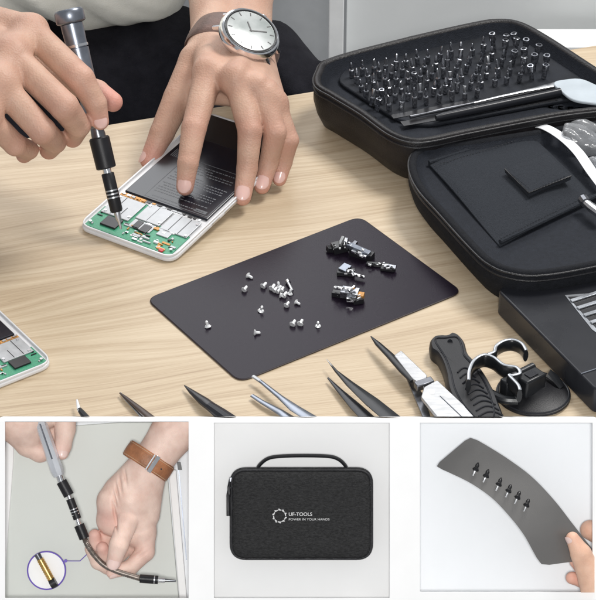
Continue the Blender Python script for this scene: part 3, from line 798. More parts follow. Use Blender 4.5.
# ---------------------------------------------------------------- magnetic pad with screws and small parts
pd = [J(146.6,298.6,.12), J(239.7,381.5,.12), J(462.3,291.5,.12), J(359.5,216.2,.12)]
po = rounded(pd, .85, 7)
pdt = thing('magnetic_pad', sum(pd, Vector())/4-Vector((0,0,.12)), 'flat dark magnetic pad with rounded corners holding scattered screws', 'pad')
MB().prism(atz(po,.01), (0,0,.11)).build('sheet', M['pad'], pdt, bevel=.02)
MB().tube([Vector((p.x,p.y,.06)) for p in po], .055, n=6, closed=True).build('edge', M['padedge'], pdt)
def screw_proto():
    t = thing('screw', (0,0,0), 'x', 'screw')
    MB().tube([(0,0,0),(0,0,.05),(0,0,.13)], [.18,.22,.15], n=16).build('head', M['screwmetal'], t)
    MB().tube([(0,0,.13),(0,0,.40),(0,0,.46)], [.10,.10,.05], n=10).build('shaft', M['screwmetal'], t)
    return t
sp = screw_proto(); first = True
SCR = [((205,127-127+62/4.139+260-0),'up')]
scz = [(213,62,'s','lone screw nearest the far edge of the dark pad, above the leaning one'),(197,125,'l','screw lying aslant just left of the screw cluster'),(275,110,'l','screw lying aslant between the upper left pair and the cluster'),
 (313,120,'l','c'),(322,128,'l','c'),(334,132,'l','c'),(345,113,'s','c'),(352,128,'l','c'),(346,146,'s','c'),(360,150,'l','c'),(388,142,'s','c'),
 (412,172,'s','upright screw at the lower right of the cluster'),(372,190,'l','screw lying just below the cluster'),(268,212,'s','screw alone in the middle of the pad below the cluster'),
 (50,278,'s','screw lying farthest left, closest to the pad corner'),(240,300,'s','upright screw closest to the near edge of the pad'),
 (398,268,'l','left one of two parallel screws lying side by side'),(430,266,'l','right one of two parallel screws lying side by side'),(505,275,'s','screw lying alone right of the parallel pair')]
for i, (zx, zy, kd, lb) in enumerate(scz):
    o = sp if first else copy_tree(sp); first = False
    x, y = 196+zx/4.139, 260+zy/4.139
    if kd == 's': rot = (random.uniform(.1,.3), random.uniform(-.2,.2), random.uniform(0,6)); zz = .13
    else: rot = (math.radians(80), 0, math.radians(-32+random.uniform(-12,12))+PI); zz = .27
    if kd == 's' and random.random() < .5: rot = (math.radians(100), 0, random.uniform(.6,2.2)); zz = .28
    o.location = J(x, y, zz)*S; o.rotation_euler = rot; s_ = random.uniform(.85,1.08); o.scale = (s_,)*3
    o['group'] = 'loose screws on the magnetic pad'
    if lb == 'c': o['label'] = 'small steel screw in the dense cluster at the pad centre'; o['group'] = 'clustered screws at the pad centre'
    else: o['label'] = 'small steel '+lb
a = J(287.5,281,.28); b = J(292.5,291,.28)
t = thing('standoff_screw', J(290,286,.13), 'longest screw on the pad, lying at the upper right of the cluster', 'screw', 'loose screws on the magnetic pad')
MB().tube([a, a+(b-a)*.2], .17, n=12).build('head', M['chrome'], t); MB().tube([a+(b-a)*.2, b], .10, n=10).build('shaft', M['steel'], t)

def rotbox(mb, px, py, z, a, hx, hy, hz, tilt=0.0):
    c = J(px, py, z); ca, sa = math.cos(a), math.sin(a)
    x = Vector((ca*math.cos(tilt), sa*math.cos(tilt), math.sin(tilt))); y = Vector((-sa, ca, 0)); zz = x.cross(y)
    return mb.box(c, x*hx, y*hy, zz*hz)
def part_pile(name, label, spec, base):
    t = thing(name, J(*base, .13), label, 'phone part', 'small phone parts on the magnetic pad')
    for nm, m, (px,py,z,a,hx,hy,hz,ti) in spec:
        rotbox(MB(), px, py, z, a, hx, hy, hz, ti).build(nm, M[m], t, bevel=.03)
    rn = random.Random(int(base[0])); pins = MB(); bits_ = MB()
    for k in range(16):
        px,py,z,a,hx,hy,hz,ti = rn.choice(spec)[2]
        ox, oy = rn.uniform(-hx,hx)*12, rn.uniform(-hy,hy)*8
        rotbox(pins if k % 2 else bits_, px+ox, py+oy, z+hz+rn.uniform(-.02,.05), a+rn.uniform(-.5,.5), rn.uniform(.03,.14), rn.uniform(.02,.05), rn.uniform(.02,.07), rn.uniform(-.4,.4))
    pins.build('pins', M['screwmetal'], t, smooth=False); bits_.build('tiny_chips', M['chip'], t, smooth=False)
part_pile('camera_module', 'black camera module with a curled clear connector at the far left of the parts', [
 ('housing','chip',(340,247,.45,.3,.55,.4,.28,.1)),('lens','chip',(331,249,.35,.3,.3,.22,.18,-.2)),('connector','shield',(342,242,.85,1.1,.32,.1,.3,.5)),('connector','bitsteel',(346,243,.9,1.3,.25,.12,.3,.2)),('contact','steel',(334.5,246.5,.6,.2,.1,.1,.06,0))], (340,250))
part_pile('flex_connector', 'long blue grey connector strip beside the camera module, near the far edge of the pad', [
 ('strip','gunmetal',(358,249,.7,-.55,.95,.22,.14,-.1)),('block','chip',(362,254,.35,-.5,.85,.3,.25,0)),('contact','chrome',(357,252.5,.62,-.5,.4,.16,.1,-.1)),('contact','chrome',(363,256,.55,-.5,.28,.12,.1,0)),('strip','darksteel',(353,245,.75,.9,.4,.14,.1,.2))], (360,254))
part_pile('flex_cable', 'thin dark ribbon cable lying rightmost among the parts', [
 ('ribbon','chip',(378,264,.3,-.15,.8,.16,.06,0)),('plug','bitsteel',(390,267,.42,-.25,.42,.2,.10,.0)),('plug','chip',(388,269,.25,-.2,.5,.2,.1,0))], (382,266))
part_pile('small_speaker', 'grey square speaker part with a bright tab between the two larger piles', [
 ('body','gunmetal',(345,268,.5,.9,.36,.32,.10,.15)),('frame','chip',(346,272,.28,-.1,.6,.35,.14,0)),('tab','chrome',(358,275.5,.4,-.45,.5,.10,.08,-.05)),('tab','steel',(351,271,.5,-.4,.25,.1,.08,0))], (349,272))
part_pile('vibration_motor', 'metal motor with copper end and bent tabs nearest the viewer among the parts', [
 ('body','bitsteel',(350,293,.55,-.25,.6,.4,.25,.0)),('frame','chip',(344,293,.3,-.3,.75,.45,.17,0)),('tab','chrome',(339,288,.8,-.5,.36,.08,.12,.2)),('tab','chrome',(352,289,1.0,.8,.3,.08,.12,.2)),('tab','steel',(347,289,.85,-.2,.3,.1,.1,.2)),('contact','chrome',(351,299,.45,-.1,.3,.2,.15,0)),
 ('end_cap','copper',(360,296,.5,-.2,.28,.25,.2,0)),('bracket','chip',(358,300,.35,.2,.35,.25,.2,0))], (350,296))
# ---------------------------------------------------------------- hand tools along the front edge of the desk
CU = [CUT]
def blade(t, name, m, pts, wid, thk, flat=(0,0,1), n=10):
    """pts: (px,py,z); wid: half widths across; thk: half heights"""
    P_ = [J(*p) for p in pts]
    return MB().tube(P_, [(h_, w_) for w_, h_ in zip(wid, thk)], n=n, flat=flat).build(name, m, t, cuts=CU, autos=30)
def ext(a, b, k): return tuple(a[i]+(b[i]-a[i])*k for i in range(3))
t = thing('probe', J(82,412,0), 'tiny white tipped tool poking up at the lower left of the desk', 'hand tool')
blade(t, 'tip', M['strapwhite'], [(77,400,.5),(78.5,408,.5),(80,411,.5)], [.06,.12,.14], [.06,.12,.14])
blade(t, 'shaft', M['blkplastic'], [(79.5,409.5,.5),(83,414,.5),(92,424,.5)], [.15,.20,.22], [.15,.2,.2])
t = thing('tweezers', J(136,405,0), 'dark brown slim tweezers tip second from the left along the front edge', 'tweezers')
blade(t, 'arm', M['darkwoodhandle'], [(120,393,.25),(126,398,.3),(140,409,.4),(160,425,.5)], [.06,.13,.20,.26], [.05,.08,.1,.12])
blade(t, 'arm', M['steel'], [(121,393,.12),(124,398,.12),(136,410,.12),(150,425,.15)], [.04,.07,.12,.16], [.04,.05,.05,.05])
t = thing('pointed_scraper', J(205,402,0), 'black pointed scraper with a broad dark blade left of the pad corner', 'scraper')
blade(t, 'blade', M['chip'], [(184.5,385.5,.3),(192,392,.35),(204,401.5,.5),(214,409,.55)], [.04,.20,.36,.36], [.04,.1,.22,.26])
blade(t, 'handle', M['greyplastic'], [(210,406,.55),(222,415,.6),(240,428,.6)], [.34,.42,.5], [.28,.4,.45])
t = thing('tweezers', J(285,400,0), 'grey steel tweezers with open prongs, the upper tip touching the pad corner', 'tweezers')
blade(t, 'arm', M['gunmetal'], [(254,377,.5),(262,382.5,.5),(280,397,.6),(294,408,.7),(320,424,.8)], [.13,.13,.19,.34,.40], [.08,.08,.1,.1,.1])
blade(t, 'arm', M['gunmetal'], [(252,395.5,.25),(262,402,.3),(280,412,.3),(300,425,.4)], [.15,.18,.26,.34], [.07,.08,.1,.1])
MB().tube([J(253,376.3,.5), J(260,381,.5)], [(.09,.14),(.09,.14)], n=8, flat=(0,0,1)).build('tip', M['shield'], t)
t = thing('tweezers', J(360,395,0), 'black slim tweezers with needle tips below the middle of the pad', 'tweezers')
blade(t, 'arm', M['blkplastic'], [(328.5,361.5,.6),(336,371,.65),(350,384,.8),(372,402,.9),(400,425,1.0)], [.035,.10,.28,.50,.55], [.03,.08,.1,.1,.1])
blade(t, 'arm', M['greyplastic'], [(328,378,.3),(340,391,.35),(356,407,.4),(376,426,.5)], [.06,.20,.38,.45], [.05,.08,.1,.1])
MB().tube([J(326.8,359.5,.6), J(334,368.5,.65)], [.02,.05], n=8).build('tip', M['steel'], t)
t = thing('tweezers', J(415,380,0), 'silver cross locking tweezers with a black pointed nose', 'tweezers')
blade(t, 'nose', M['blkplastic'], [(371,336.5,.7),(378,344,.75),(390,355.5,.85),(404,371,.9),(413,381,.9)], [.04,.20,.27,.31,.22], [.04,.12,.14,.14,.12])
def flatpiece(pts, z, th, m, name='arm'):
    MB().prism(rounded([J(x, y, z) for x, y in pts], .10, 2), (0,0,th)).build(name, m, t, bevel=.04, cuts=CU)
flatpiece([(394,358),(401,353),(427,378),(424,390),(412,381)], .85, .22, M['satinsteel'])
flatpiece([(421,400),(424,390),(437,383),(470,414),(492,436),(450,436)], .9, .24, M['satinsteel'])
flatpiece([(403,371),(411,381),(424,397),(432,424),(442,436),(430,436)], .35, .15, M['darksteel'])
MB().tube([J(432,392,1.14), J(432,392,1.22)], .16, n=16).build('rivet', M['darksteel'], t)
MB().tube([J(440,396,1.15), J(462,417,1.15)], .03, n=6).build('engraved_line', M['gunmetal'], t, cuts=CU)
MB().box(J(424,384,1.0), (J(428,389,1.0)-J(424,384,1.0)).normalized()*.28, Vector((.55,.30,0)), (0,0,.22)).build('cross_joint', M['darksteel'], t, bevel=.06)

def pz(pts, z): return [J(410+x/3.2, 320+y/3.2, z) for x, y in pts]
t = thing('pry_handle', J(468,380,0), 'black ribbed hand grip with a hanging hole beside the suction clamp', 'pry tool')
ol = catmull(pz([(62,66),(76,48),(100,44),(118,44),(135,36),(158,44),(176,66),(186,100),(206,124),(236,160),(262,205),(282,250),(300,330),(215,345),(178,320),(140,262),(120,215),(112,170),(100,132),(84,104),(66,90)], 1.1), 5)
def solid(pts, z0, z1, name, m, par, rnd_=.25, cuts=CU, steps=4):
    R = lambda d, z: atz(ground_inset(pts, d), z)
    rings = [R(rnd_, z0)]
    for k in range(steps+1):
        a_ = PI*k/steps
        rings.append(R(rnd_*(1-math.sin(a_)), z0+(z1-z0)*(.5-.5*math.cos(a_))))
    rings.append(R(rnd_*1.4, z1))
    vs, fs = loft(rings, True, True)
    return MB().add(vs, fs).build(name, m, par, cuts=cuts, autos=45)
solid(ol, .02, 1.1, 'grip', M['blkrubber'], t, .16)
ins = catmull(pz([(80,64),(110,58),(150,56),(166,84),(172,112),(195,138),(222,172),(246,215),(262,262),(268,310),(232,330),(196,300),(165,262),(142,215),(130,165),(112,118)], 1.1), 4)
MB().tube(atz(ins, 1.12), .055, n=6, closed=True).build('raised_border', M['greyplastic'], t, cuts=CU)
MB().tube([J(410+128/3.2, 320+70/3.2, 1.05), J(410+128/3.2, 320+70/3.2, 1.13)], .17, n=16).build('hanging_hole', M['caseblk'], t)
for k in range(9):
    y0 = 158+k*17.5; x0 = 152+k*8.5; wd = 46+k*4
    pts = catmull(pz([(x0,y0+10),(x0+wd*.35,y0-4),(x0+wd*.7,y0-3),(x0+wd,y0+8)], 1.13), 4, False)
    if proj(pts[0])[1] < 418: MB().tube(pts, (.05), n=6).build('rib', M['greyplastic'], t, cuts=CU)
# suction clamp
t = thing('suction_clamp', J(530,392,0), 'black suction cup clamp with two curled finger loops', 'suction tool')
cx = J(533,396,0)
prof = [(0,.05),(2.15,.05),(2.30,.12),(2.28,.28),(1.9,.42),(1.3,.62),(.8,.95),(.62,1.15),(0,1.2)]
N = 56
vs = [cx+Vector((math.cos(2*PI*k/N)*a*1.02, math.sin(2*PI*k/N)*a, z)) for a, z in prof for k in range(N)]
MB().add(vs, [(i*N+k, i*N+(k+1)%N, (i+1)*N+(k+1)%N, (i+1)*N+k) for i in range(len(prof)-1) for k in range(N)]).build('suction_cup', M['blkrubber'], t, cuts=CU, autos=50)
MB().tube([cx+Vector((math.cos(2*PI*k/40)*2.22, math.sin(2*PI*k/40)*2.18, .30)) for k in range(40)], .07, n=6, closed=True).build('rim', M['greyplastic'], t, cuts=CU)
bc = J(531,378,1.75); bx_ = (J(545,370,1.75)-J(519,383,1.75)).normalized(); by_ = Vector((-bx_.y,bx_.x,0))
MB().box(bc-Vector((0,0,.35)), bx_*.85, by_*.52, (0,0,.62)).build('hinge_block', M['blkplastic'], t, bevel=.14, bseg=3)
MB().tube([bc+by_*.75-bx_*.9+Vector((0,0,.05)), bc+by_*.75+bx_*.9+Vector((0,0,.05))], .26, n=14).build('hinge_pin', M['blkplastic'], t)
MB().box(bc+Vector((0,0,.30)), bx_*.36, by_*.26, (0,0,.04)).build('catch', M['greyplastic'], t, bevel=.02)
MB().tube([J(548,373,1.2), J(556,379,.9), J(562,387,.5)], [(.2,.4),(.16,.4),(.1,.3)], n=8, flat=(0,0,1)).build('lever', M['blkplastic'], t)
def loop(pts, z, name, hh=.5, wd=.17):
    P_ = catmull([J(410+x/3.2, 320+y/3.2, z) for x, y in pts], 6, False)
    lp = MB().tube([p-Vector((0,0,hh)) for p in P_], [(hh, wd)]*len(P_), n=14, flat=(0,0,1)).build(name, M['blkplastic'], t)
    MB().tube([p+Vector((0,0,.0)) for p in P_], [(.04, wd*.6)]*len(P_), n=8, flat=(0,0,1)).build('edge_glint', M['grilleglint'], lp)  # pale strip paints the highlight along the glossy plastic loop
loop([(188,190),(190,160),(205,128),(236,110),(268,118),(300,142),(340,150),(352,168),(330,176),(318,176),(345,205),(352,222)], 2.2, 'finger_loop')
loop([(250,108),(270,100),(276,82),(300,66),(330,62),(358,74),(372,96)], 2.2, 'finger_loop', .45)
MB().tube(catmull([J(410+x/3.2, 320+y/3.2, .8) for x, y in [(200,215),(255,235),(300,255),(345,258)]], 5, False), (.30), n=10).build('link_arm', M['blkplastic'], t)
MB().box(J(410+318/3.2,320+215/3.2,1.0), bx_*.55, by_*.35, (0,0,.7)).build('bracket', M['blkplastic'], t, bevel=.1)

# ================================================================= DISPLAY BOX in front of the desk, three windows
box = thing('display_box', P(298,612,0), 'white display box with three windows standing along the front of the desk', 'display box')
xs = [-8,5,188.5,214,389.5,420,592.5,604]; ys = [421,421.7,423,592,598.2,612]
wins = [(5,188.5,421.7,598.2),(214,389.5,423,598.2),(420,592.5,423,592)]
mb = MB()
vs = [P(x,y,0) for y in ys for x in xs]; fs = []
for j in range(len(ys)-1):
    for i in range(len(xs)-1):
        mx_, my_ = (xs[i]+xs[i+1])/2, (ys[j]+ys[j+1])/2
        if any(a<mx_<b and c<my_<d for a,b,c,d in wins): continue
        n = len(xs); fs.append((j*n+i, j*n+i+1, (j+1)*n+i+1, (j+1)*n+i))
fp = MB().add(vs, fs).build('front_plate', M['white'], box, smooth=False)
md = fp.modifiers.new('solid', 'SOLIDIFY'); md.thickness = .12*S; md.offset = -1
md2 = fp.modifiers.new('bevel', 'BEVEL'); md2.width = .025*S; md2.segments = 2
def P2(px, py, w, w2):        # column at the front-plate position, carried straight back
    p = P(px, py, 0); return p+FWD*w2
def slab(px0, px1, py0, py1, w0, w1, name, m):
    a = [P(px0,py1,0)+FWD*w0, P(px1,py1,0)+FWD*w0, P(px1,py0,0)+FWD*w0, P(px0,py0,0)+FWD*w0]
    return MB().prism(a, FWD*(w1-w0)).build(name, m, box, smooth=False)
WB = 4.72
P0 = P
slab(-8,604,420.98,421.75,.125,WB,'top_board',M['white'])
slab(-8,604,611.5,620,.0,WB,'bottom_board',M['white'])
slab(-8.6,-8,421,611.4,.0,WB,'side_board',M['white']); slab(604,604.6,421,611.4,.0,WB,'side_board',M['white'])
slab(199,203,421.8,611.4,.13,WB-.12,'divider',M['white']); slab(403,407,421.8,611.4,.13,WB-.12,'divider',M['white'])
slab(-8,199,421.8,611.4,3.8,3.9,'window_backing',M['pane_cool']); 
slab(203.1,402.9,421.8,611.4,1.3,1.4,'window_backing',M['pane_grey'])
slab(407.1,604,421.8,611.4,2.7,2.8,'window_backing',M['pane_cool'])
# ---- left window
P = lambda x, y, w: P0(x, y, w-.7)
def pw(pts, w): return [P(x, y, w) for x, y in pts]
tb = thing('small_table', P(90,598,4.4), 'sage grey table top with white edges in the left display window', 'table')
MB().prism(pw([(14,430),(118,422.5),(163,422),(168,480),(180,612),(2,612)], 4.2), FWD*.28).build('table_top', M['tabletop'], tb, bevel=.05)
MB().prism(pw([(168.5,470),(176,470),(188,612),(180.5,612)], 4.05), FWD*.4).build('edge_strip', M['white'], tb, bevel=.05)
MB().prism(pw([(7,421),(14,421),(13.5,460),(2,612),(-6,612)], 4.05), FWD*.4).build('edge_strip', M['white'], tb, bevel=.05)
MB().prism(pw([(176.8,462),(180.5,462),(182,470),(178,470)], 4.3), FWD*.1).build('slot', M['chip'], tb)
MB().prism(pw([(178.3,470),(179.2,470),(187,560),(186,560)], 4.3), FWD*.1).build('gap_line', M['gunmetal'], tb)

wcut = []
for a, b, sg in ((3,'x',-1),(190.5,'x',1)):
    n = ray(a, 300).cross(UP).normalized()
    if n.dot(RT)*sg < 0: n = -n
    wcut.append((CAM.copy(), n))
nt_ = RT.cross(ray(298, 421.9)).normalized()
if nt_.dot(UP) < 0: nt_ = -nt_
wcut.append((CAM.copy(), nt_))
p2 = thing('person', P(150,500,3.5), 'pair of bare hands, one wearing a tan leather watch strap, bending a flexible driver shaft', 'person')
sc = .42
def PP(l): return [(P(x, y, w), r*.0592) for x, y, w, r in l]      # radii in pixels
thumb = PP([(126,497,1.9,14),(128,520,1.3,11),(118.5,546,.8,9.4),(113.5,563,.85,7.4)])
index = PP([(145,530,2.1,11.5),(145,552,2.1,9.6),(131,567,2.0,7.8),(112,572.5,1.75,6.0)])
midd = PP([(130,530,2.9,11),(114,552,2.9,9),(105,555,2.4,7.2),(102.5,548,2.0,6.2)])
ring_ = PP([(116,518,2.9,10),(103,540,2.9,8.5),(96,544,2.5,7),(94.5,535,2.2,6)])
pink_ = PP([(126,545,3.0,10),(108,566,3.0,8.5),(98,562,3.0,7.5),(91,549,3.1,6.5)])
wr = (P(147,470,2.0)); 
px_ = .0592
palm = [(P(152,462,2.0),18*px_,P(132,500,2.1),22*px_),(P(143,470,2.0),17*px_,P(114,502,1.9),15.5*px_),(P(138,515,2.4),16*px_,P(132,545,3.0),10*px_),(P(132,500,2.1),22*px_,P(140,530,2.2),15*px_),
        (P(114,502,1.9),16*px_,P(112,520,2.4),14*px_),(P(112,520,2.4),14*px_,P(142,535,2.3),13*px_),(P(140,480,2.0),16*px_,P(124,497,1.9),13*px_),(P(143,470,2.0),15*px_,P(118,490,1.95),13*px_),(P(150,478,2.1),14*px_,P(147,515,2.3),12*px_),
        (P(152,462,2.0),19*px_,P(172,434,2.1),21*px_),(P(172,434,2.1),21*px_,P(205,396,2.1),24*px_)]
cre = []
for ch in (thumb, index): cre += finger_creases(ch, -FWD, .4, .4)
# crease between the two pads of the palm
for x, y in ((125,476),(120,484),(117,492),(115,500),(114,508),(114.5,516),(116,523)):
    cre.append((tuple(P(x,y,.95)), tuple((RT+UP*.2).normalized()), .45, .20, .075))
for x, y in ((136,553),(141,556)):
    cre.append((tuple(P(x,y,1.4)), tuple((RT*.5-UP*.8).normalized()), .4, .08, .06))
gA = flesh([thumb, index, midd, ring_, pink_], palm, k=.13, kp=.26, h=.05, creases=cre, scale=1.0)
# other hand, upper left
f1 = PP([(66,408,2.3,12),(65,430,2.2,10.5),(63,446,2.0,8.5),(62,453,1.9,7)])
f2 = PP([(10,420,2.5,18),(28,444,2.9,13),(40,452,2.9,10.5),(52,450,2.9,8)])
f3 = PP([(20,410,2.9,14),(38,430,3.2,12),(56,434,3.2,9)])
palm2 = [(P(-10,395,2.6),26*px_,P(22,420,2.5),22*px_),(P(22,420,2.5),22*px_,P(50,405,2.8),20*px_),(P(50,405,2.8),20*px_,P(66,408,2.3),12*px_),(P(16,428,2.6),14*px_,P(30,436,2.7),13*px_)]
gB = flesh([f1, f2, f3], palm2, k=.2, kp=.4, h=.06, creases=[], scale=1.0)
pk = [(thumb[-1][0],.7,.5),(index[-1][0],.6,.6),(midd[-1][0],.6,1.0),(ring_[-1][0],.6,1.0),(f1[-1][0],.6,.6),(P(108,517,1.6),.9,.7),(f2[-1][0],.8,.4),(index[1][0],.8,.5),(P(145,566,2),.5,.5)]
flesh_obj('body', [gA, gB], M['skin_pale'], p2, pk, cuts=wcut)
nail(p2, thumb[-2][0], thumb[-1][0], thumb[-1][1], -FWD+RT*.1, M['nail_pale'], width=.85, length=1.3)
nail(p2, index[-2][0], index[-1][0], index[-1][1], -FWD*.5-UP*.9, M['nail_pale'], width=.7)
nail(p2, f1[-2][0], f1[-1][0], f1[-1][1], -FWD*.9+RT*.3, M['nail_pale'], width=.7)
# strap
wt = thing('wristwatch', P(148,470,2.6), 'tan leather watch strap with a steel buckle on a wrist in the left window', 'watch')
axw = (P(172,432,2.1)-P(147,470,2.0)).normalized(); c0 = P(148.5,461,2.0)
u = (RT*.82-UP*.57); u = (u-axw*u.dot(axw)).normalized(); v_ = axw.cross(u)
if v_.dot(FWD) > 0: v_ = -v_
rg = [c0+u*(math.cos(a)*1.50)+v_*(math.sin(a)*1.30)+axw*(.12*math.sin(a)) for a in [2*PI*k/48 for k in range(48)]]
st = MB().tube(rg, [(.50,.075)]*48, n=12, flat=axw, closed=True).build('strap', M['tanleather'], wt)
for sg in (-1,1):
    MB().tube([c0+u*(math.cos(a)*1.565)+v_*(math.sin(a)*1.365)+axw*(.12*math.sin(a)+sg*.40) for a in [2*PI*k/48 for k in range(48)]], .018, n=5, closed=True).build('stitching', M['stitch'], st)
a_ = math.radians(76); bc_ = c0+u*(math.cos(a_)*1.58)+v_*(math.sin(a_)*1.40)+axw*.1
tang = (-u*math.sin(a_)*1.5+v_*math.cos(a_)*1.3).normalized(); nn = tang.cross(axw)
MB().box(bc_, axw*.56, tang*.13, nn*.05).build('buckle', M['chrome'], wt, bevel=.03)
MB().box(bc_+tang*.24, axw*.52, tang*.05, nn*.04).build('buckle_bar', M['steel'], wt, bevel=.02)
MB().tube([bc_-tang*.55+nn*.03, bc_-tang*.55-nn*.03], .05, n=8).build('strap_hole', M['chip'], wt)
# flexible screwdriver
fs_ = thing('flexible_screwdriver', P(160,580,1.4), 'silver handled driver with black couplings and bent flexible shaft held by two hands', 'screwdriver')
def cylp(name, m, a, b, r, n=20, r2=None): return MB().tube([P(*a), P(*b)], [r*px_, (r2 or r)*px_], n=n).build(name, m, fs_, cuts=[wcut[2]], autos=40)
hd = (P(59,476,1.35)-P(36,408,1.9)).normalized(); side = hd.cross(-FWD).normalized()
MB().tube([P(36,408,1.9),P(41,424,1.8),P(52,456,1.5),P(57,471,1.4),P(59,476,1.38)], [(6.3*px_,6.8*px_)]*2+[(6.6*px_,7*px_),(6.8*px_,7*px_),(5.4*px_,5.6*px_)], n=8, flat=side).build('handle', M['silver'], fs_, cuts=[wcut[2]], autos=20)
MB().tube([P(40,424,1.38),P(52,459,1.06)], .05, n=6).build('groove', M['gunmetal'], fs_)
cylp('neck', M['chrome'], (59,475,1.4), (61.5,482,1.35), 3.6)
cylp('coupling', M['blkrubber'], (61.5,481.5,1.35), (69,495.5,1.3), 5.4)
cylp('ferrule', M['steel'], (68.5,495,1.3), (70.5,500,1.3), 2.2)
cylp('coupling', M['blkrubber'], (70,499,1.3), (77.5,519,1.25), 4.1)
for k in (509,511.6,514.2):
    xx = 70+(k-499)*.375; cylp('ring', M['chrome'], (xx-.15,k-.4,1.28), (xx+.15,k+.4,1.28), 4.35)
cylp('ferrule', M['chrome'], (77,518,1.25), (79.5,526,1.2), 2.3)
cylp('coupling', M['blkrubber'], (79,525,1.2), (84.5,538.5,1.15), 5.2)
shp = catmull([P(84,537,1.15),P(88,546,1.2),P(95,556,1.3),P(104,565,1.35),P(116,571,1.4),P(130,575.5,1.4),P(142,579,1.4)], 14, False)
MB().tube(shp, [(.15 if k % 2 else .18) for k in range(len(shp))], n=12).build('flexible_shaft', M['shaftgrey'], fs_, autos=60)
cylp('coupling', M['blkrubber'], (140,578.6,1.4), (158,580,1.4), 4.3)
cylp('ring', M['steel'], (154,579.7,1.4), (155,579.8,1.4), 4.5)
cylp('neck', M['chrome'], (158,580,1.4), (165,580.3,1.4), 2.7)
cylp('bit', M['darksteel'], (165,580.3,1.4), (176,581,1.4), 1.6, r2=1.0)
# round detail disc with leader
dd = thing('detail_disc', P(46,572,4.1), 'round white disc with purple rim showing a gold spring rod', 'detail disc')
dc = P(46.5,570.5,3.6)
def circ(c, r, n=56): return [c+RT*(r*math.cos(2*PI*k/n))+UP*(r*math.sin(2*PI*k/n)) for k in range(n)]
MB().prism(circ(dc, 19.3*px_), FWD*.15).build('disc', M['white'], dd)
MB().tube(circ(dc-FWD*.01, 19.4*px_), .045, n=8, closed=True).build('rim', M['purple'], dd)
MB().tube([P(37,554,3.45),P(40.5,560,3.45)], [3.4*px_,3.0*px_], n=16).build('socket', M['darksteel'], dd)
rp = [P(40,559+0*k,3.4)+(P(52,581,3.4)-P(40,559,3.4))*(k/22) for k in range(23)]
MB().tube(rp, [(.20 if k % 2 else .235) for k in range(23)], n=14).build('spring_rod', M['gold'], dd, autos=60)
MB().tube([P(50.5,584.5,3.35),P(56,581.5,3.35)], [5.2*px_]*2, n=20).build('foot', M['chip'], dd)
MB().tube([P(66,561,3.6),P(80,561,3.6),P(92,549.5,3.5)], .028, n=6).build('leader_line', M['purple'], dd)
MB().prism(circ(P(65.5,561,3.5), 1.7*px_, 16), FWD*.08).build('leader_dot', M['purple'], dd)

# ---- middle window: the closed case
P = lambda x, y, w: P0(x, y, w-1.3)
cb = thing('tool_case', P(301,559,1.5), 'closed charcoal fabric tool case with carrying handle and printed logo in the middle window', 'tool case')
co = [P(230.8,469,1.3),P(372,469,1.3),P(372,559.5,1.3),P(230.8,559.5,1.3)]
o2 = rounded(co, .92, 9)
def inset2(pts, d):
    c = sum(pts, Vector())/len(pts); n = len(pts); out = []
    for i in range(n):
        t_ = (pts[(i+1)%n]-pts[i-1]).normalized(); nn_ = t_.cross(FWD).normalized()
        if nn_.dot(c-pts[i]) < 0: nn_ = -nn_
        out.append(pts[i]+nn_*d)
    return out
def rr(d, w): return [p+FWD*(w-1.3) for p in inset2(o2, d)]
rings = [rr(.5,2.6),rr(.10,2.5),rr(.0,2.2),rr(.0,1.75),rr(.03,1.6)]
MB().add(*loft(rings, True, True)).build('back_shell', M['caseblk'], cb, autos=50)
cm = sum(rr(.55,.965), Vector())/len(o2)
rings = [rr(.03,1.58),rr(.0,1.5),rr(.01,1.35),rr(.05,1.2),rr(.13,1.08),rr(.26,1.0),rr(.55,.965)]+[[cm+(p-cm)*f_-FWD*d_ for p in rr(.55,.965)] for f_, d_ in ((.85,.003),(.5,.005),(.15,.006))]
MB().add(*loft(rings, True, True)).build('front_shell', M['heather'], cb, autos=50)
MB().tube(rr(.06,1.10), .055, n=8, closed=True).build('piping', M['piping'], cb)
MB().tube(rr(-.01,1.6), .07, n=8, closed=True).build('zip', M['piping'], cb)
MB().tube(rr(-.01,1.9), .05, n=8, closed=True).build('piping', M['piping'], cb)
hp = catmull([P(256.5,470.5,1.75),P(260,464.5,1.7),P(268,458.5,1.65),P(280,456.3,1.6),P(304,455.6,1.6),P(328,456.3,1.6),P(338,459,1.65),P(344.5,464.5,1.7),P(347,469.5,1.75)], 8, False)
hh_ = MB().tube(hp, [(.20,.11)]*len(hp), n=12, flat=FWD).build('carry_handle', M['blkrubber'], cb)
for x in (256.5,346.8): MB().box(P(x,470,1.75), RT*.20, UP*.08, FWD*.22).build('handle_mount', M['blkrubber'], hh_, bevel=.04)
for k, (y0, y1, x) in enumerate(((480,497,229.6),(488,516,228.6))):
    zp = MB().tube([P(x+1.2,y0,1.45),P(x-.6,y0+7,1.2),P(x-.2,y1,1.25)], [(.05,.12),(.045,.10),(.045,.12)], n=10, flat=FWD).build('zip_puller', M['blkrubber'], cb)
    MB().box(P(x+1.5,y0-.5,1.45), RT*.10, UP*.14, FWD*.12).build('slider', M['darksteel'], zp, bevel=.03)
MB().box(P(231.2,524,1.6), RT*.06, UP*.55, FWD*.16).build('zip_stop', M['blkrubber'], cb, bevel=.03)
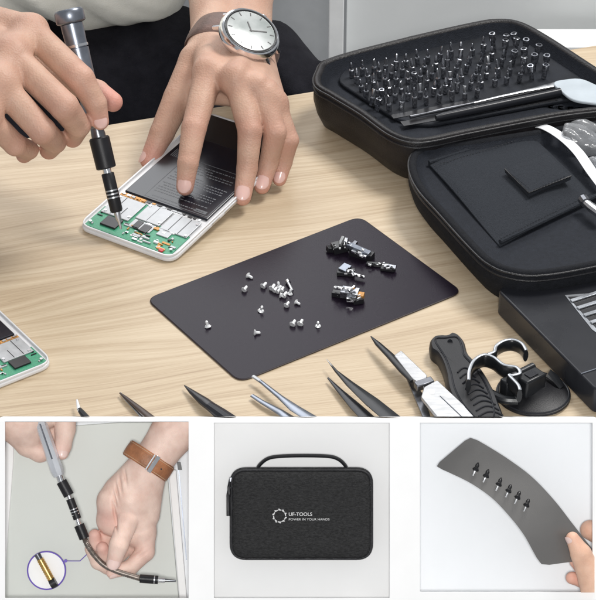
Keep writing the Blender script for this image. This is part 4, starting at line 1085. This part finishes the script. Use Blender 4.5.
# print on the front
def text_on(s, px0, base_py, px1, hpx, name, w=.955, boldness=.0):
    cu = bpy.data.curves.new(name, 'FONT'); cu.body = s; cu.size = 1; cu.extrude = .004; cu.offset = boldness
    ob = bpy.data.objects.new('tmp', cu); C.objects.link(ob)
    bpy.context.view_layer.update()
    me = bpy.data.meshes.new_from_object(ob.evaluated_get(bpy.context.evaluated_depsgraph_get()))
    bpy.data.objects.remove(ob); bpy.data.curves.remove(cu)
    vs = [v.co.copy() for v in me.vertices]; fs = [tuple(p.vertices) for p in me.polygons]
    x0 = min(v.x for v in vs); x1 = max(v.x for v in vs); y1 = max(v.y for v in vs); y0 = min(v.y for v in vs)
    a = P(px0, base_py, w); W = (P(px1, base_py, w)-a).length; H = hpx*.0598
    out = [a+RT*((v.x-x0)/(x1-x0)*W)+UP*((v.y-y0)/(y1-y0)*H)-FWD*(v.z*1.2) for v in vs]
    bpy.data.meshes.remove(me)
    return MB().add(out, fs).build(name, M['logo'], cb, smooth=False)
text_on('UF-TOOLS', 288.8, 516.0, 312.2, 3.5, 'printed_name', w=.95, boldness=.012)
text_on('POWER IN YOUR HANDS', 288.8, 520.5, 329.5, 2.2, 'printed_slogan', w=.95)
gm = MB(); gc = P(279.6,516,.953); N = 10
for k in range(N):
    a0 = 2*PI*k/N; pts = []
    for j in range(7):
        a = a0+.50*j/6; pts.append(gc+RT*(.325*math.cos(a))+UP*(.325*math.sin(a)))
    for j in range(6,-1,-1):
        a = a0+.50*j/6; r_ = .385+(.05 if j > 3 else 0); pts.append(gc+RT*(r_*math.cos(a))+UP*(r_*math.sin(a)))
    gm.prism(pts, -FWD*.006)
gm.build('printed_emblem', M['logo'], cb, smooth=False)

# ---- right window: flexible pad held up by a hand
P = lambda x, y, w: P0(x, y, w-1.0)
fpad = thing('flexible_pad', P(500,565,2.4), 'bent dark grey magnetic strip pinched at its lower right end in the right window', 'pad')
top = catmull([P(470,436.5,2.3),P(484,444,2.05),P(508,459,1.75),P(532,477,1.55),P(554,500,1.5),P(572,523,1.6),P(586,541,1.75),P(600,558,1.95)], 8, False)
bot = catmull([P(434.5,466.5,1.9),P(450,473,1.6),P(472,484,1.25),P(493,499,1.0),P(511,518,.95),P(524,535,1.0),P(533,551,1.15),P(541,566,1.35)], 8, False)
rows = []
NV = 14
for a, b in zip(top, bot):
    rows.append([a+(b-a)*(j/NV) for j in range(NV+1)])
# round the four corners by pulling the border in
def pull(i_edge, jdir):
    for di in range(6):
        for dj in range(3):
            i = i_edge+di if i_edge == 0 else i_edge-di; j = dj if jdir > 0 else NV-dj
            x, y = 1-di/5, 1-dj/2
            if x > 0 and y > 0 and x+y > 1.0:
                sgn = 1 if i_edge == 0 else -1
                ni = i+sgn; rows[i][j] = rows[i][j]*(1-.35*(x+y-1))+rows[max(0,min(len(rows)-1,i+sgn*3))][j+jdir]*(.35*(x+y-1))
L_ = len(rows)-1
for e in (0, L_):
    for jd in (1, -1): pull(e, jd)
MB().grid(rows, thick=FWD*.07).build('sheet', M['padgrey'], fpad, cuts=[(CAM.copy(), (lambda n: n if n.dot(RT) > 0 else -n)(ray(594.5,300).cross(UP).normalized()))], autos=50)
rc = [(CAM.copy(), (lambda n: n if n.dot(RT) > 0 else -n)(ray(594.5,300).cross(UP).normalized()))]
nb_ = RT.cross(ray(298, 592.6)).normalized()
if nb_.dot(UP) > 0: nb_ = -nb_
rc.append((CAM.copy(), nb_))
# six bits standing on it
names = ['topmost and leftmost','second from the upper left','third from the upper left','fourth from the upper left','fifth from the upper left','lowest and rightmost']
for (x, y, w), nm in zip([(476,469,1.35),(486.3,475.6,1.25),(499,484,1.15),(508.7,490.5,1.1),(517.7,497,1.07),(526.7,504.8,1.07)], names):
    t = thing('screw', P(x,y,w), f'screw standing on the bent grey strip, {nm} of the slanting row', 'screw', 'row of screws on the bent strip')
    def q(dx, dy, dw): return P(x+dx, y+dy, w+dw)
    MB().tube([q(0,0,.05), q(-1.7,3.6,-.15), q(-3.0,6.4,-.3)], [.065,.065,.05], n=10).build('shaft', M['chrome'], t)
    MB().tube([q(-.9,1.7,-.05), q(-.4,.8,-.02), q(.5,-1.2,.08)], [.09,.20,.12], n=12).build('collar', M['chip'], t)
    MB().tube([q(.3,-.8,.06), q(1.4,-3.8,.18), q(2.2,-6.2,.28)], [.10,.12,.04], n=10).build('dark_reflection', M['chip'], t)  # black upper spike paints the screw's dark reflection in the strip
p3 = thing('person', P(585,560,3.0), 'bare hand pinching the bent grey strip between thumb and fingers at the right window edge', 'person')
tm = PP([(600,608,1.1,16),(592,580,.95,13.5),(581,554,.75,10.5),(572.5,538.5,.72,6.8)])
fa_ = PP([(625,548,2.6,13),(604,536,2.7,12),(590,530,2.5,10)])
fb = PP([(625,585,2.6,12),(598,575,2.7,10),(582,566,2.4,8.5),(576,562,2.2,6.5)])
fc = PP([(625,598,2.5,12),(598,586,2.5,9),(582,580,2.2,7.6),(572,578,2.0,6.4)])
plm = [(P(640,575,2.3),26*px_,P(615,570,2.6),18*px_),(P(615,570,2.6),18*px_,P(605,600,1.6),16*px_),(P(640,575,2.3),26*px_,P(640,610,2.0),28*px_)]
cre = finger_creases(tm, -FWD, .4, .5)
g3 = flesh([tm, fa_, fb, fc], plm, k=.2, kp=.4, h=.05, creases=cre)
flesh_obj('body', [g3], M['skin_tan'], p3, [(tm[-1][0],.6,.4),(fb[-1][0],.7,.8),(fc[-1][0],.8,.9),(fa_[-1][0],.8,.3)], cuts=rc)
nail(p3, tm[-2][0], tm[-1][0], tm[-1][1], -FWD*.3-RT*.9+UP*.2, M['nail_pale'], width=.8)

# ================================================================= CAMERA, LIGHT, WORLD
cam = bpy.data.cameras.new('camera'); co_ = bpy.data.objects.new('camera', cam); C.objects.link(co_)
co_.location = CAM*S; co_.rotation_euler = (math.radians(90)-PITCH, 0, 0)
cam.sensor_fit = 'HORIZONTAL'; cam.sensor_width = 36; cam.lens = 36*F_PX/596; cam.clip_start = .05; cam.clip_end = 100
bpy.context.scene.camera = co_
w = bpy.data.worlds.new('World'); bpy.context.scene.world = w; w.use_nodes = True
w.node_tree.nodes['Background'].inputs[0].default_value = (.93,.96,1,1); w.node_tree.nodes['Background'].inputs[1].default_value = LV['world']
def area(name, loc, target, size, power, col=(1,1,1), size2=None):
    l = bpy.data.lights.new(name, 'AREA'); l.shape = 'RECTANGLE' if size2 else 'SQUARE'; l.size = size; l.energy = power; l.color = col
    if size2: l.size_y = size2
    o = bpy.data.objects.new(name, l); C.objects.link(o); o.location = loc
    o.rotation_euler = (Vector(target)-Vector(loc)).to_track_quat('-Z', 'Y').to_euler(); return o
area('window_light', (-.5, 1.9, 1.7), (0, .1, 0), 1.6, LV['win'], (.97,.98,1))
area('ceiling_light', (.62, .55, 1.35), (.0, .12, 0), .45, LV['top'], (1,.98,.95))
area('front_fill', tuple(CAM*S*1.2), (0, 0, 0), .14, LV['front'], (1,.99,.97))  # added fill from behind the camera, brightens the display box
sc_ = bpy.context.scene
sc_.view_settings.view_transform = 'Standard'; sc_.view_settings.look = 'None'; sc_.view_settings.exposure = LV['exp']; sc_.view_settings.gamma = 1
